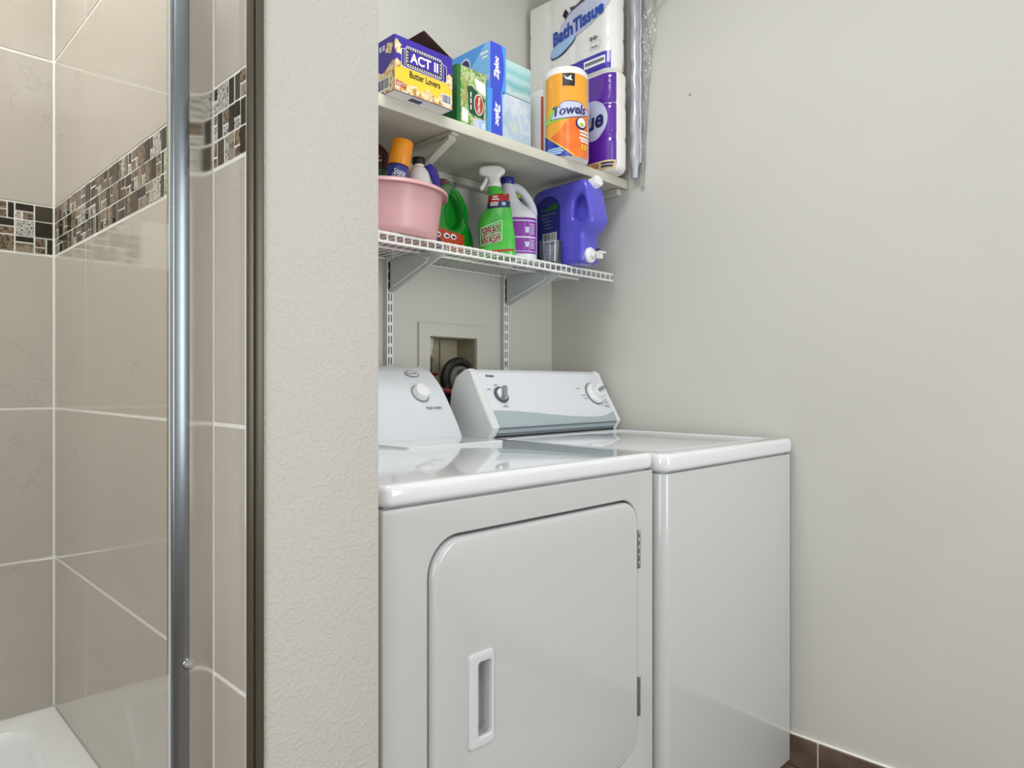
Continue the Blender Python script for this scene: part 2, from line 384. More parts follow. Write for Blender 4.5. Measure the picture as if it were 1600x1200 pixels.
def shape_patch(name, m, parent, mp, lo, hi, s0, s1, n=18, lift=0.0004, world=True):
    """region between curves lo(s) and hi(s)"""
    bm = bmesh.new(); A = []; B = []
    for i in range(n+1):
        s = s0+(s1-s0)*i/n; A.append((s, lo(s))); B.append((s, hi(s)))
    nt = 4; rows = [[bm.verts.new(mp(a[0], a[1]+(b[1]-a[1])*j/nt, lift)) for a, b in zip(A, B)] for j in range(nt+1)]
    for j in range(nt):
        for i in range(n): bm.faces.new((rows[j][i], rows[j][i+1], rows[j+1][i+1], rows[j+1][i]))
    return fin(bm, name, m, parent, world, 60)
def bars(name, m, parent, mp, rects, lift=0.0005, world=True):
    bm = bmesh.new()
    for s0, s1, t0, t1 in rects:
        bm.faces.new([bm.verts.new(mp(a, b, lift)) for a, b in ((s0, t0), (s1, t0), (s1, t1), (s0, t1))])
    return fin(bm, name, m, parent, world, None)
def tag(o, label, cat=None, group=None, kind=None):
    o['label'] = label
    if cat: o['category'] = cat
    if group: o['group'] = group
    if kind: o['kind'] = kind
    return o
def thing(name, label, cat, loc=(0, 0, 0), rotz=0.0, group=None):
    o = bpy.data.objects.new(name, None); COL.objects.link(o); o.location = loc; o.rotation_euler = (0, 0, rotz); o.empty_display_size = 0.05
    return tag(o, label, cat, group)
def struct(o, label): o['kind'] = 'structure'; o['label'] = label; return o

# ================================================================== THE SETTING
XR, YB, YP = 1.96, 1.748, 0.827           # right wall, alcove back wall, partition end
XP0, XP1 = 0.391, 0.562                   # partition end face
XS, YSB, XO = 0.372, 1.81, -0.48          # shower side wall, shower back wall, shower opposite wall
CEIL = 2.62
fl = struct(box('floor', 'gap_dark', None, -1.4, 2.1, -1.4, 2.0, -0.05, 0.0), 'brown wood look plank floor')
pk = None
for i, x in enumerate([1.41 + 0.18*k for k in range(3)] + [1.41-0.18*(k+1) for k in range(15)]):
    off = (i*0.37) % 0.9
    y = -1.4-off
    while y < 0.9:
        y0, y1 = max(y, -1.4), min(y+0.9, 1.74 if x > 0.6 else 0.9)
        if y1-y0 > 0.02: box('plank', 'wood_floor', fl, x+0.001, x+0.179, y0+0.001, y1-0.001, 0.0, 0.004, 0.001, 1)
        y += 0.9
struct(box('ceiling', 'ceiling_paint', None, -1.5, 2.1, -1.5, 2.0, CEIL, CEIL+0.05), 'white flat ceiling')
struct(box('wall_right', 'wall', None, XR, XR+0.1, -1.4, 1.9, 0, CEIL), 'smooth cream painted wall right of the washer')
wb = slab('wall_back', 'wall', None, [(XP1-0.05, 0), (XR, 0), (XR, CEIL), (XP1-0.05, CEIL)], 0.1, 0.0, front(YB+0.1), holes=[[(1.371, 0.86), (1.574, 0.86), (1.574, 1.237), (1.371, 1.237)]], smooth=None)
struct(wb, 'cream alcove back wall behind the machines')
pw = box('wall_partition', 'knockdown', None, XP0, XP1, YP, YB+0.1, 0, CEIL, 0.004, 2)
struct(pw, 'textured cream partition wall end between shower and laundry')
struct(box('wall_left', 'wall', None, -1.45, -1.38, -1.4, YP, 0, CEIL), 'cream painted wall on the far left')
struct(box('wall_rear', 'wall', None, -1.4, 2.0, -1.45, -1.38, 0, CEIL), 'cream painted wall behind the viewer')
struct(box('wall_shower_front', 'knockdown', None, -1.4, XO-0.02, YP, YP+0.1, 0, CEIL), 'textured cream wall left of the shower opening')
# screw left in right wall
sc_ = lathe('wall_screw', 'hinge_steel', None, [(0, 0.004), (0.002, 0.0045), (0.0032, 0.002), (0.0032, 0)], 12, frame((XR, 1.16, 2.002), (0, -1, 0), (0, 0, 1)), loc=(XR, 1.16, 2.002))
tag(sc_, 'small screw left in the bare right wall', 'screw')
# baseboard
bb = box('baseboard_right', 'grout', None, XR-0.008, XR, -1.4, 1.72, 0.004, 0.0955, 0.002, 1); struct(bb, 'brown wood look tile baseboard with white caulk on the right wall')
for y0, y1 in ((-1.4, -0.43), (-0.427, 0.165), (0.168, 0.755), (0.76, 1.36), (1.363, 1.72)):
    box('baseboard_tile', 'wood_base', bb, XR-0.013, XR-0.006, y0, y1, 0.005, 0.0915, 0.0015, 1)
# ---- shower walls
sw = box('wall_shower_side', 'grout', None, XS+0.0009, XP0-0.001, YP+0.006, YSB+0.1, 0, CEIL); struct(sw, 'beige tiled shower side wall with a mosaic band')
sb = box('wall_shower_back', 'grout', None, XO, XS+0.0009, YSB+0.0009, YSB+0.1, 0, CEIL); struct(sb, 'beige tiled shower back wall with a mosaic band')
so = box('wall_shower_far', 'grout', None, XO-0.1, XO-0.0009, YP+0.1, YSB+0.1, 0, CEIL); struct(so, 'beige tiled shower wall opposite the laundry side')
Zr = [H+v for v in (-1.046, -0.715, -0.384, -0.053, 0.284)] ; Zm = H+0.391; Zu = [Zm, H+0.715, H+1.04, H+1.38]
rows = [(Zr[i], Zr[i+1]) for i in range(4)] + [(Zu[i], min(Zu[i+1], CEIL)) for i in range(3)]
G = 0.0021
def tile_box(parent, plane, c, a0, a1, z0, z1, mm='wall_tile', th=0.008, bev=0.0012):
    # plane 'X-' : surface facing -X at X=c ; 'Y-' facing -Y ; 'X+' facing +X
    if plane == 'X-': return box('tile', mm, parent, c, c+th, a0, a1, z0, z1, bev, 1)
    if plane == 'X+': return box('tile', mm, parent, c-th, c, a0, a1, z0, z1, bev, 1)
    return box('tile', mm, parent, a0, a1, c, c+th, z0, z1, bev, 1)
for k, (z0, z1) in enumerate(rows):
    cuts = [YP+0.007, 0.934, 1.554, YSB] if k in (1, 3, 5) else [YP+0.007, 0.934, 1.249, YSB] if k in (0,) else [YP+0.007, 0.934, YSB] if k == 2 else [YP+0.007, 0.934, 1.554, YSB] if k == 6 else [YP+0.007, 0.934, YSB]
    for a, b in zip(cuts, cuts[1:]):
        g0 = 0.0028 if abs(a-0.934) < 1e-6 else G; g1 = 0.0028 if abs(b-0.934) < 1e-6 else G
        tile_box(sw, 'X-', XS, a+g0*(0.6 if a == 1.554 else 1), b-g1*(0.6 if b == 1.554 else 1), z0+G, z1-G)
    cb = [XS-0.001, -0.24, XO] if k % 2 else [XS-0.001, 0.06, XO]
    for a, b in zip(cb[1:], cb): tile_box(sb, 'Y-', YSB, a+G, b-G, z0+G, z1-G)
    cc = [YP+0.11, 1.25, YSB]
    for a, b in zip(cc, cc[1:]): tile_box(so, 'X+', XO, a+G, b-G, z0+G, z1-G)
# mosaic band: modules cut into glass, stone and crackle pieces
unit = {}
def unit_mesh(m):
    if m not in unit:
        bm = bmesh.new(); add_box(bm, 0, 1, 0, 1, 0, 1); me = bpy.data.meshes.new('mosaic_tile'); bm.to_mesh(me); bm.free(); me.materials.append(M[m]); unit[m] = me
    return unit[m]
rnd = random.Random(11)
def module(n0, n1, z0, z1):
    """cut one square module; returns rects (a0,a1,z0,z1,kind)"""
    a, b = n0, n1; am = (a+b)/2 + rnd.choice((-0.12, 0, 0.12))*(b-a); zm = (z0+z1)/2 + rnd.choice((-0.1, 0, 0.1))*(z1-z0)
    t = rnd.random()
    if t < 0.27: return [(a, b, z0, z1, rnd.choice(['glass_dark', 'glass_dark', 'glass_taupe', 'stone_brown', 'crackle_silver']))]
    if t < 0.47: return [(a, am, z0, z1, rnd.choice(['stone_brown', 'crackle_silver', 'glass_taupe'])), (am, b, z0, z1, rnd.choice(['glass_dark', 'stone_brown', 'glass_taupe']))]
    if t < 0.62: return [(a, b, z0, zm, rnd.choice(['glass_dark', 'stone_brown', 'stone_tan'])), (a, b, zm, z1, rnd.choice(['stone_brown', 'glass_taupe', 'glass_dark']))]
    if t < 0.82: return [(a, am, z0, zm, rnd.choice(['crackle_silver', 'stone_brown'])), (a, am, zm, z1, rnd.choice(['stone_brown', 'glass_dark'])), (am, b, z0, z1, rnd.choice(['glass_dark', 'stone_brown', 'stone_tan']))]
    return [(a, b, zm, z1, rnd.choice(['glass_dark', 'stone_tan', 'stone_brown'])), (a, am, z0, zm, 'crackle_silver'), (am, b, z0, zm, rnd.choice(['glass_taupe', 'stone_brown']))]
PIT = 0.0354; MZ0 = Zr[4]+0.001
g = 0.0016
def piece(parent, kind, plane, c, a0, a1, z0, z1):
    dep = rnd.uniform(0.0065, 0.0078)
    o = bpy.data.objects.new('mosaic_tile', unit_mesh(kind)); COL.objects.link(o); o.parent = parent
    if plane == 'X-': o.location = (c+0.0062-dep, a0+g, z0+g); o.scale = (dep, a1-a0-2*g, z1-z0-2*g)
    else: o.location = (a0+g, c+0.0062-dep, z0+g); o.scale = (a1-a0-2*g, dep, z1-z0-2*g)
nrow = 3
y = YSB-0.003; col = 0
edges = []
while y-PIT > YP+0.01:
    edges.append((y-PIT, y)); y -= PIT
edges.append((YP+0.008, y))
for a, b in edges:
    for r_ in range(nrow):
        for q in module(a, b, MZ0+r_*PIT, MZ0+(r_+1)*PIT):
            piece(sw, q[4], 'X-', XS+0.001, *q[:4])
x = XS-0.002
stuff = {}
while x > XO+0.02:
    for r_ in range(nrow):
        for q in module(max(x-PIT, XO), x, MZ0+r_*PIT, MZ0+(r_+1)*PIT):
            if x > 0.2: piece(sb, q[4], 'Y-', YSB+0.001, *q[:4])
            else: stuff.setdefault(q[4], []).append(q)
    x -= PIT
def stuff_part(parent, plane, c, kinds):
    for kd, lst in kinds.items():
        bm = bmesh.new()
        for a0, a1, z0, z1, _ in lst:
            if plane == 'Y-': add_box(bm, a0+g, a1-g, c, c+0.006, z0+g, z1-g)
            else: add_box(bm, c-0.006, c, a0+g, a1-g, z0+g, z1-g)
        o = fin(bm, 'mosaic_band', kd, parent, True, None); o['kind'] = 'stuff'
stuff_part(sb, 'Y-', YSB+0.001, stuff)
st2 = {}
y = YSB-0.003
while y-PIT > YP+0.11:
    for r_ in range(nrow):
        for q in module(y-PIT, y, MZ0+r_*PIT, MZ0+(r_+1)*PIT): st2.setdefault(q[4], []).append(q)
    y -= PIT
stuff_part(so, 'X+', XO-0.001, st2)
# caulk bead where the door jamb meets the wall
o = box('trim_1', 'seal_white', None, XS-0.0022, XS+0.002, 0.9315, 0.9365, 0.40, CEIL-0.001, 0.001, 1); struct(o, 'white caulk bead down the tiled wall at the shower door jamb')
# bathtub
t = thing('bathtub', 'glossy white bathtub rim in the shower corner', 'bathtub', (-0.05, 1.35, 0))
tz = H-0.715
bm = bmesh.new()
seg_out = rrect(XO+0.002, XS-0.001, 0.96, YSB-0.001, 0.004, 10); inn = rrect(XO+0.07, XS-0.055, 1.03, YSB-0.06, 0.07, 10)
def ring(pts, z, inset=0.0, c=(-0.05, 1.385)):
    return [bm.verts.new((p[0]+(c[0]-p[0])*inset, p[1]+(c[1]-p[1])*inset, z)) for p in pts]
L = [ring(seg_out, 0.0), ring(seg_out, tz-0.012), ring([(p[0]*0.998-0.0001, p[1]*0.999+0.0013) for p in seg_out], tz), ring(inn, tz+0.001), ring(inn, tz-0.004, 0.02), ring(inn, tz-0.02, 0.045), ring(inn, tz-0.2, 0.12), ring(inn, 0.10, 0.25), ring(inn, 0.09, 0.6)]
for A, B in zip(L, L[1:]):
    for i in range(len(A)):
        j = (i+1) % len(A); bm.faces.new((A[i], A[j], B[j], B[i]))
bm.faces.new(L[-1])
fin(bm, 'tub_shell', 'tub_white', t, True, 50)
lathe('drain', 'chrome_jamb', t, [(0, 0.004), (0.03, 0.004), (0.034, 0.0)], 20, Matrix.Translation((-0.05, 1.2, 0.09)))
# shower door: jamb, stile, glass
DY = 0.934
t = thing('shower_door_jamb', 'polished silver wall jamb of the shower door against the tiled wall', 'door jamb', (0.355, DY, tz))
bm = bmesh.new()
prof = [(XS-0.0025, DY-0.0030), (XS-0.009, DY-0.0031), (XS-0.015, DY-0.0034), (XS-0.021, DY-0.0040), (XS-0.026, DY-0.0048), (XS-0.030, DY-0.0056), (XS-0.033, DY-0.0063), (XS-0.033, DY+0.016), (XS-0.0025, DY+0.016)]
pp = [tuple(p) for p in prof]
lo = [bm.verts.new((p[0], p[1], tz+0.002)) for p in pp]; hi = [bm.verts.new((p[0], p[1], 2.30)) for p in pp]
for i in range(len(pp)): bm.faces.new((lo[i], lo[(i+1) % len(pp)], hi[(i+1) % len(pp)], hi[i]))
bm.faces.new(lo[::-1]); bm.faces.new(hi); bmesh.ops.recalc_face_normals(bm, faces=bm.faces)
fin(bm, 'jamb_channel', 'chrome_jamb', t, True, 40)
t = thing('shower_door', 'framed clear glass shower door with a brushed aluminium stile', 'shower door', (0.328, DY, tz))
slab('stile', 'aluminium', t, rrect(0.3165, 0.3385, DY-0.012, DY+0.012, 0.004, 4), 1.9, 0.0005, Matrix.Translation((0, 0, tz+0.01)))
box('edge_seal', 'seal_white', t, 0.3150, 0.3164, DY-0.0045, DY-0.0032, tz+0.02, tz+1.9, 0)
box('glass_pane', 'door_glass', t, -0.36, 0.3150, DY-0.003, DY+0.003, tz+0.04, tz+1.88, 0)
box('bottom_rail', 'aluminium', t, -0.40, 0.3160, DY-0.010, DY+0.010, tz+0.002, tz+0.04, 0.003, 1)
box('top_rail', 'aluminium', t, -0.40, 0.3160, DY-0.010, DY+0.010, tz+1.88, tz+1.91, 0.003, 1)
kz = H - (1040-600)/1085*((0.335+DY-0.018)/2**.5)
lathe('bumper', 'bumper', t, [(0, 0.009), (0.004, 0.008), (0.0070, 0.005), (0.0078, 0.0), (0, 0)], 20, frame((0.3365, DY-0.0105, kz), (1, 0, 0), (0, 0, 1)))
# dark metal edge trim
o = bpy.data.objects.new('trim_2', None); COL.objects.link(o); o.location = (0.382, YP, 0); struct(o, 'dark bronze metal edge profile between shower tile and textured wall')
box('trim_face', 'bronze', o, 0.3795, XP0-0.001, YP-0.004, YP+0.012, 0.0, CEIL-0.001, 0.0012, 2)
box('trim_return', 'bronze', o, 0.3715, 0.3793, YP-0.001, YP+0.006, 0.0, CEIL-0.001, 0.0008, 2)

# ---- lamps and window that light the room, plus added rear and shower fills
t = thing('ceiling_light', 'square white flush ceiling light of the bathroom', 'ceiling light', (0.05, -0.45, CEIL))
slab('lamp_frame', 'ceiling_paint', t, rrect(-0.43, 0.53, -0.93, 0.03, 0.02, 3), 0.014, 0.002, Matrix.Translation((0, 0, CEIL-0.014)), holes=[rrect(-0.405, 0.505, -0.905, 0.005, 0.01, 3)])
o = slab('window_1', 'seal_white', None, rrect(-0.97, 0.27, 0.48, 2.02, 0.005, 2), 0.02, 0.002, frame((-1.38, 0, 0), (0, 1, 0), (0, 0, 1)), holes=[rrect(-0.90, 0.20, 0.55, 1.95, 0.005, 2)])
struct(o, 'white framed window in the far left wall')
o = slab('rear_fill_frame', 'seal_white', None, rrect(-1.87, -1.03, 0.53, 2.07, 0.005, 2), 0.02, 0.002, frame((0, -1.38, 0), (-1, 0, 0), (0, 0, 1)), holes=[rrect(-1.80, -1.10, 0.60, 2.00, 0.005, 2)])  # unseen frame added around the rear fill light
struct(o, 'white frame around the added fill light behind the viewer')

t = thing('ceiling_light', 'small square white ceiling light over the laundry alcove', 'ceiling light', (0.95, 0.90, CEIL), 0, None)
slab('lamp_frame', 'ceiling_paint', t, rrect(0.755, 1.145, 0.705, 1.095, 0.02, 3), 0.014, 0.002, Matrix.Translation((0, 0, CEIL-0.014)), holes=[rrect(0.775, 1.125, 0.725, 1.075, 0.01, 3)])
t = thing('ceiling_light', 'small square white ceiling light added over the shower', 'ceiling light', (-0.1, 1.3, CEIL))  # unseen fitting added to carry the shower fill
slab('lamp_frame', 'ceiling_paint', t, rrect(-0.27, 0.07, 1.13, 1.47, 0.02, 3), 0.014, 0.002, Matrix.Translation((0, 0, CEIL-0.014)), holes=[rrect(-0.25, 0.05, 1.15, 1.45, 0.01, 3)])
# ================================================================== DRYER
DX0, DX1, DF, DTOP = 0.582, 1.283, 0.85, 0.934
t = thing('clothes_dryer', 'white front loading dryer with a closed rounded door beside the partition wall', 'dryer', ((DX0+DX1)/2, 1.2, 0.004))
bm = bmesh.new(); add_box(bm, DX0, DX1, DF+0.04, 1.60, 0.02, 0.897, 0.004, 1); add_box(bm, DX0+0.02, DX1-0.02, DF+0.06, 1.58, 0.004, 0.03); add_box(bm, DX0+0.012, DX1-0.012, DF+0.014, 1.585, 0.8965, 0.9025)
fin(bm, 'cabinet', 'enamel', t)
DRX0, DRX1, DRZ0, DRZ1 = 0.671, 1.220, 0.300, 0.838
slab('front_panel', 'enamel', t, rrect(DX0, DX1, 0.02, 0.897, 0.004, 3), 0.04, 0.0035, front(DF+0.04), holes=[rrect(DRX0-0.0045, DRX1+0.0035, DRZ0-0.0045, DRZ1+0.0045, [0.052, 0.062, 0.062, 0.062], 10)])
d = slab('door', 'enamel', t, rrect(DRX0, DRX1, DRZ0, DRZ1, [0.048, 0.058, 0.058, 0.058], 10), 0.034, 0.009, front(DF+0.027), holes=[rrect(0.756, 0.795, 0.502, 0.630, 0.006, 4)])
hd = slab('handle', 'handle_white', d, rrect(0.742, 0.799, 0.488, 0.644, 0.008, 5), 0.010, 0.003, front(DF-0.001), holes=[rrect(0.763, 0.792, 0.505, 0.627, 0.005, 4)])
bm = bmesh.new()
add_box(bm, 0.752, 0.80, DF+0.020, DF+0.024, 0.495, 0.640)
# sloping finger scoop on the left of the recess
vs = [bm.verts.new(p) for p in ((0.757, DF-0.002, 0.503), (0.757, DF-0.002, 0.629), (0.768, DF-0.001, 0.622), (0.768, DF-0.001, 0.510), (0.757, DF+0.021, 0.503), (0.757, DF+0.021, 0.629), (0.768, DF+0.021, 0.622), (0.768, DF+0.021, 0.510))]
for f in ((0, 1, 2, 3), (3, 2, 6, 7), (0, 4, 5, 1), (1, 5, 6, 2), (0, 3, 7, 4)): bm.faces.new([vs[i] for i in f])
bmesh.ops.recalc_face_normals(bm, faces=bm.faces)
fin(bm, 'handle_recess', 'handle_white', hd)
for z0, z1 in ((0.694, 0.776), (0.383, 0.465)):
    h_ = box('hinge', 'hinge_steel', t, 1.221, 1.2235, DF-0.004, DF+0.004, z0, z1, 0.0005, 1)
    bm = bmesh.new(); n = 5; L_ = (z1-z0)/n
    for i in range(n): add_lathe(bm, [(0, z0+i*L_+0.0008), (0.0034, z0+i*L_+0.0008), (0.0036, z0+i*L_+0.002), (0.0036, z0+(i+1)*L_-0.002), (0.0034, z0+(i+1)*L_-0.0008), (0, z0+(i+1)*L_-0.0008)], 12, Matrix.Translation((1.2255, DF-0.003, 0)))
    fin(bm, 'hinge_barrel', 'hinge_steel', h_)
    h_['label'] = 'grey steel door hinge'
lid = slab('top_panel', 'enamel_lit_top', t, rrect(DX0-0.003, DX1+0.003, DF-0.004, 1.60, [0.004, 0.004, 0.022, 0.022], 6), DTOP-0.9005, 0.010, Matrix.Translation((0, 0, 0.9005)))
slab('lint_lid', 'enamel_lit_top', lid, rrect(0.955, 1.262, 1.29, 1.468, 0.012, 5), 0.005, 0.0015, Matrix.Translation((0, 0, DTOP-0.0015)))
CP = [(1.479, .934), (1.487, .950), (1.501, .974), (1.522, 1.0055), (1.544, 1.037), (1.572, 1.074), (1.602, 1.102), (1.626, 1.121), (1.655, 1.132), (1.680, 1.136), (1.695, 1.130), (1.700, 1.115)]
prof = crom([Vector((p[0], p[1], 0)) for p in CP], 4, False)
outl = [(p.x, p.y) for p in prof] + [(1.70, .9345)]
cs = slab('console', 'console_white', t, outl, DX1-DX0, 0.004, frame((DX1, 0, 0), (0, 1, 0), (0, 0, 1)) @ Matrix.Rotation(0, 4, 'Z') @ Matrix.Translation((0, 0, -(DX1-DX0))) if False else Matrix(((0, 0, 1, DX0), (1, 0, 0, 0), (0, 1, 0, 0), (0, 0, 0, 1))), smooth=30)
box('console_gap', 'gap_dark', cs, DX0+0.002, 0.735, 1.477, 1.49, .9335, .9362)
def tilt(c, up, x=(1, 0, 0)):
    return frame(c, x, up)
# knob, badge, lettering of the dryer
F1 = tilt((1.193, 1.5575, 1.0555), (0, .60, .80))
n1 = Vector((0, -.80, .60))
lathe('dial_ring', 'knob_grey', cs, [(0.0285, 0.0005), (0.0285, 0.0022), (0.0255, 0.0024), (0.0255, 0.0005)], 40, F1)
kb = lathe('start_knob', 'knob_white', cs, [(0.024, 0.0), (0.0235, 0.016), (0.021, 0.020), (0.012, 0.0215), (0, 0.022)], 40, F1)
lathe('knob_skirt', 'console_cap', kb, [(0.0255, 0.0), (0.0255, 0.004), (0.024, 0.005), (0.024, 0.0)], 40, F1)
mp = flat(tilt((1.2195, 1.5275, 1.0165), (0, .585, .811)))
text('lettering', 'Push to Start', 'ink_dark', cs, mp, 0, 0, 0.052, 0.0095, bold=0.012, lift=0.002)
Fb = tilt((1.205, 1.612, 1.1105), (0, .80, .60))
bm = bmesh.new()
for sc2, zz in ((1.0, 0.003),):
    pass
el = [(0.024*math.cos(a), 0.014*math.sin(a)) for a in [2*PI*i/40 for i in range(40)]]; eli = [(x*0.9, y*0.86) for x, y in el]
bd = slab('badge', 'ink_grey', cs, el, 0.003, 0.0005, Fb @ Matrix.Translation((0, 0, 0.0004)), holes=[eli])
slab('badge_plate', 'knob_white', bd, [(x*0.92, y*0.9) for x, y in el], 0.0025, 0.0004, Fb @ Matrix.Translation((0, 0, 0.0002)))
text('lettering', 'Roper', 'ink_grey', bd, flat(Fb), 0, 0, 0.034, 0.014, bold=0.012, lift=0.0035)

# ================================================================== WASHER
WX0, WX1, WF, WTOP = 1.296, 1.945, 0.829, 0.930
t = thing('washing_machine', 'white top loading washer against the right wall', 'washer', ((WX0+WX1)/2, 1.2, 0.004))
bm = bmesh.new(); add_box(bm, WX0+0.02, WX1-0.02, WF+0.03, 1.58, 0.004, 0.03)
fin(bm, 'plinth', 'enamel', t)
box('neck', 'enamel', t, WX0+0.012, WX1-0.012, WF+0.016, 1.585, 0.884, 0.892)
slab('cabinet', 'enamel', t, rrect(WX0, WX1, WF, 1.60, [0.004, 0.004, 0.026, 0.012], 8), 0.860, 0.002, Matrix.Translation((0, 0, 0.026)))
lid = slab('top_panel', 'enamel_lit_top', t, rrect(WX0-0.002, WX1+0.003, WF-0.004, 1.60, [0.004, 0.004, 0.030, 0.018], 8), WTOP-0.8895, 0.011, Matrix.Translation((0, 0, 0.8895)), holes=[rrect(WX0+0.05, WX1-0.05, WF+0.055, 1.37, 0.02, 5)])
slab('lid', 'enamel_lit_top', lid, rrect(WX0+0.053, WX1-0.053, WF+0.058, 1.367, 0.02, 5), 0.02, 0.003, Matrix.Translation((0, 0, WTOP-0.0215)))
CW0, CW1 = 1.33, 1.932
WP = [(1.430, .9305), (1.408, .962), (1.432, 1.003), (1.459, 1.047), (1.481, 1.085), (1.498, 1.117), (1.512, 1.125), (1.530, 1.122), (1.565, 1.102), (1.585, 1.064), (1.590, 1.030), (1.585, .9305)]
def xprof(pts, x0, x1, name, m, parent, bev, grow=0.0):
    c = Vector((sum(p[0] for p in pts)/len(pts), sum(p[1] for p in pts)/len(pts)))
    pts = [(p[0]+(p[0]-c.x)*grow, p[1]+(p[1]-c.y)*grow) for p in pts]
    return slab(name, m, parent, pts, x1-x0, bev, Matrix(((0, 0, 1, x0), (1, 0, 0, 0), (0, 1, 0, 0), (0, 0, 0, 1))), smooth=30)
cs = xprof(WP, CW0+0.02, CW1-0.015, 'console', 'console_white', t, 0.0005)
xprof(WP, CW0, CW0+0.03, 'end_cap', 'console_cap', cs, 0.007, 0.035)
xprof(WP, CW1-0.022, CW1, 'end_cap', 'console_cap', cs, 0.007, 0.035)
box('console_gap', 'gap_dark', cs, CW0+0.02, CW1-0.02, 1.424, 1.45, .9295, .9345)
up = Vector((0, .503, .864)); FP = tilt((0, 1.408, .962), up); mp = flat(FP)
# grey swoosh and slate foot band
shape_patch('swoosh_band', 'console_grey', cs, mp, lambda s: 0.001, lambda s: 0.052 - 0.036*(math.sin(min(max((s-1.36)/(1.83-1.36), 0), 1)*PI/2))**1.6 + (0.016*((s-1.83)/0.08)**1.5 if s > 1.83 else 0), CW0+0.030, CW1-0.022, 30, 0.0014)
pts = [(CW0+0.03, .0), (CW1-0.022, .0)]
mf = flat(tilt((0, 1.408, .962), (0, -.576, .8175)))
bars('foot_band', 'console_slate', cs, mf, [(CW0+0.03, CW1-0.022, -0.030, -0.003)], lift=0.0014)
bars('foot_highlight', 'console_grey', cs, mf, [(CW0+0.03, CW1-0.022, -0.022, -0.009)], lift=0.0022)
def dial(cx, cz, r, big, ang):
    c = Vector((cx, 1.408, .962)) + up*((cz-.962)/.864); Fk = tilt(c, up)
    if big:
        lathe('dial_scale', 'ink_grey', cs, [(r*1.40, 0.0006), (r*1.40, 0.0014), (r*1.36, 0.0014), (r*1.36, 0.0006)], 48, Fk)
        k = lathe('dial_knob', 'knob_white', cs, [(r*1.28, 0.0), (r*1.27, 0.010), (r*1.18, 0.013), (r*0.85, 0.014), (r*0.80, 0.030), (r*0.72, 0.034), (0, 0.035)], 48, Fk)
        lathe('dial_shadow_ring', 'knob_grey', k, [(r*1.33, 0.0), (r*1.33, 0.003), (r*1.28, 0.003), (r*1.28, 0.0)], 48, Fk)
        z0 = 0.030
    else:
        lathe('dial_scale', 'knob_ring', cs, [(r*1.25, 0.0004), (r*1.25, 0.003), (r*0.92, 0.004), (r*0.92, 0.0004)], 40, Fk)
        k = lathe('dial_knob', 'knob_white', cs, [(r*0.9, 0.0), (r*0.88, 0.009), (r*0.7, 0.012), (0, 0.0125)], 40, Fk)
        z0 = 0.008
    w, l = (r*0.17, r*0.70) if big else (r*0.30, r*1.05)
    G_ = Fk @ Matrix.Rotation(ang, 4, 'Z') @ Matrix.Translation((0, 0, z0))
    slab('dial_grip', 'knob_grey', k, rrect(-l, l*1.0, -w, w, w*0.8, 5), 0.016, 0.003, G_)
    return Fk
Fk1 = dial(1.415, 1.051, 0.021, False, math.radians(62))
Fk2 = dial(1.852, 1.050, 0.0295, True, math.radians(20))
text('lettering', 'Amana', 'ink_dark', cs, flat(tilt((1.398, 1.4925, 1.107), up)), 0, 0, 0.034, 0.0095, bold=0.02, lift=0.0012)
rc = []
for (a, b, w) in ((-0.047, 0.018, 0.014), (-0.015, 0.032, 0.014), (0.018, 0.028, 0.012), (-0.01, -0.040, 0.02)): rc.append((a, a+w, b, b+0.0025))
for q in rc: bars('dial_legend', 'ink_grey', cs, flat(Fk1), [q], 0.0012)
rc = []
for (a, b, w) in ((-0.085, 0.02, 0.02), (-0.07, -0.006, 0.02), (-0.066, -0.018, 0.022), (0.036, -0.026, 0.012), (0.036, -0.036, 0.014), (0.03, -0.047, 0.018), (0.03, -0.052, 0.022)): rc.append((a, a+w, b, b+0.002))
for q in rc: bars('dial_legend', 'ink_grey', cs, flat(Fk2), [q], 0.0012)

# ================================================================== OUTLET BOX AND HOSES
t = thing('washer_outlet_box', 'cream recessed outlet box framed in the alcove back wall', 'outlet box', (1.47, YB, 0.88))
slab('face_plate', 'wall', t, [(1.329, 0.865), (1.604, 0.865), (1.604, 1.277), (1.329, 1.277)], 0.010, 0.001, front(YB+0.0005), holes=[[(1.373, 0.867+0.02), (1.572, 0.887), (1.572, 1.2355), (1.373, 1.2355)]])
bm = bmesh.new()
add_box(bm, 1.3715, 1.3745, YB, YB+0.095, 0.862, 1.2365); add_box(bm, 1.5705, 1.5735, YB, YB+0.095, 0.862, 1.2365)
add_box(bm, 1.3745, 1.5705, YB, YB+0.095, 1.2335, 1.2365); add_box(bm, 1.3745, 1.5705, YB, YB+0.095, 0.862, 0.866); add_box(bm, 1.3745, 1.5705, YB+0.092, YB+0.095, 0.866, 1.2335)
fin(bm, 'recess_shell', 'box_plastic', t, True, 30)
box('recess_rib', 'box_plastic', t, 1.49, 1.494, YB+0.085, YB+0.0925, 0.87, 1.233)
p = lathe('supply_pipe', 'pipe_white', t, [(0, 0), (0.012, 0), (0.012, 0.018), (0.016, 0.02), (0.016, 0.055), (0, 0.055)][::1], 20, Matrix.Translation((1.412, YB+0.05, 1.178)))
lathe('valve', 'brass_dark', t, [(0, 0), (0.010, 0), (0.010, 0.05), (0.014, 0.054), (0.014, 0.062), (0.008, 0.066), (0.008, 0.075), (0, 0.075)], 18, Matrix.Translation((1.412, YB+0.05, 1.104)))
tube('valve_handle', 'hose_red', t, [(1.392, YB+0.03, 1.115), (1.412, YB+0.03, 1.115), (1.432, YB+0.03, 1.115)], 0.005)
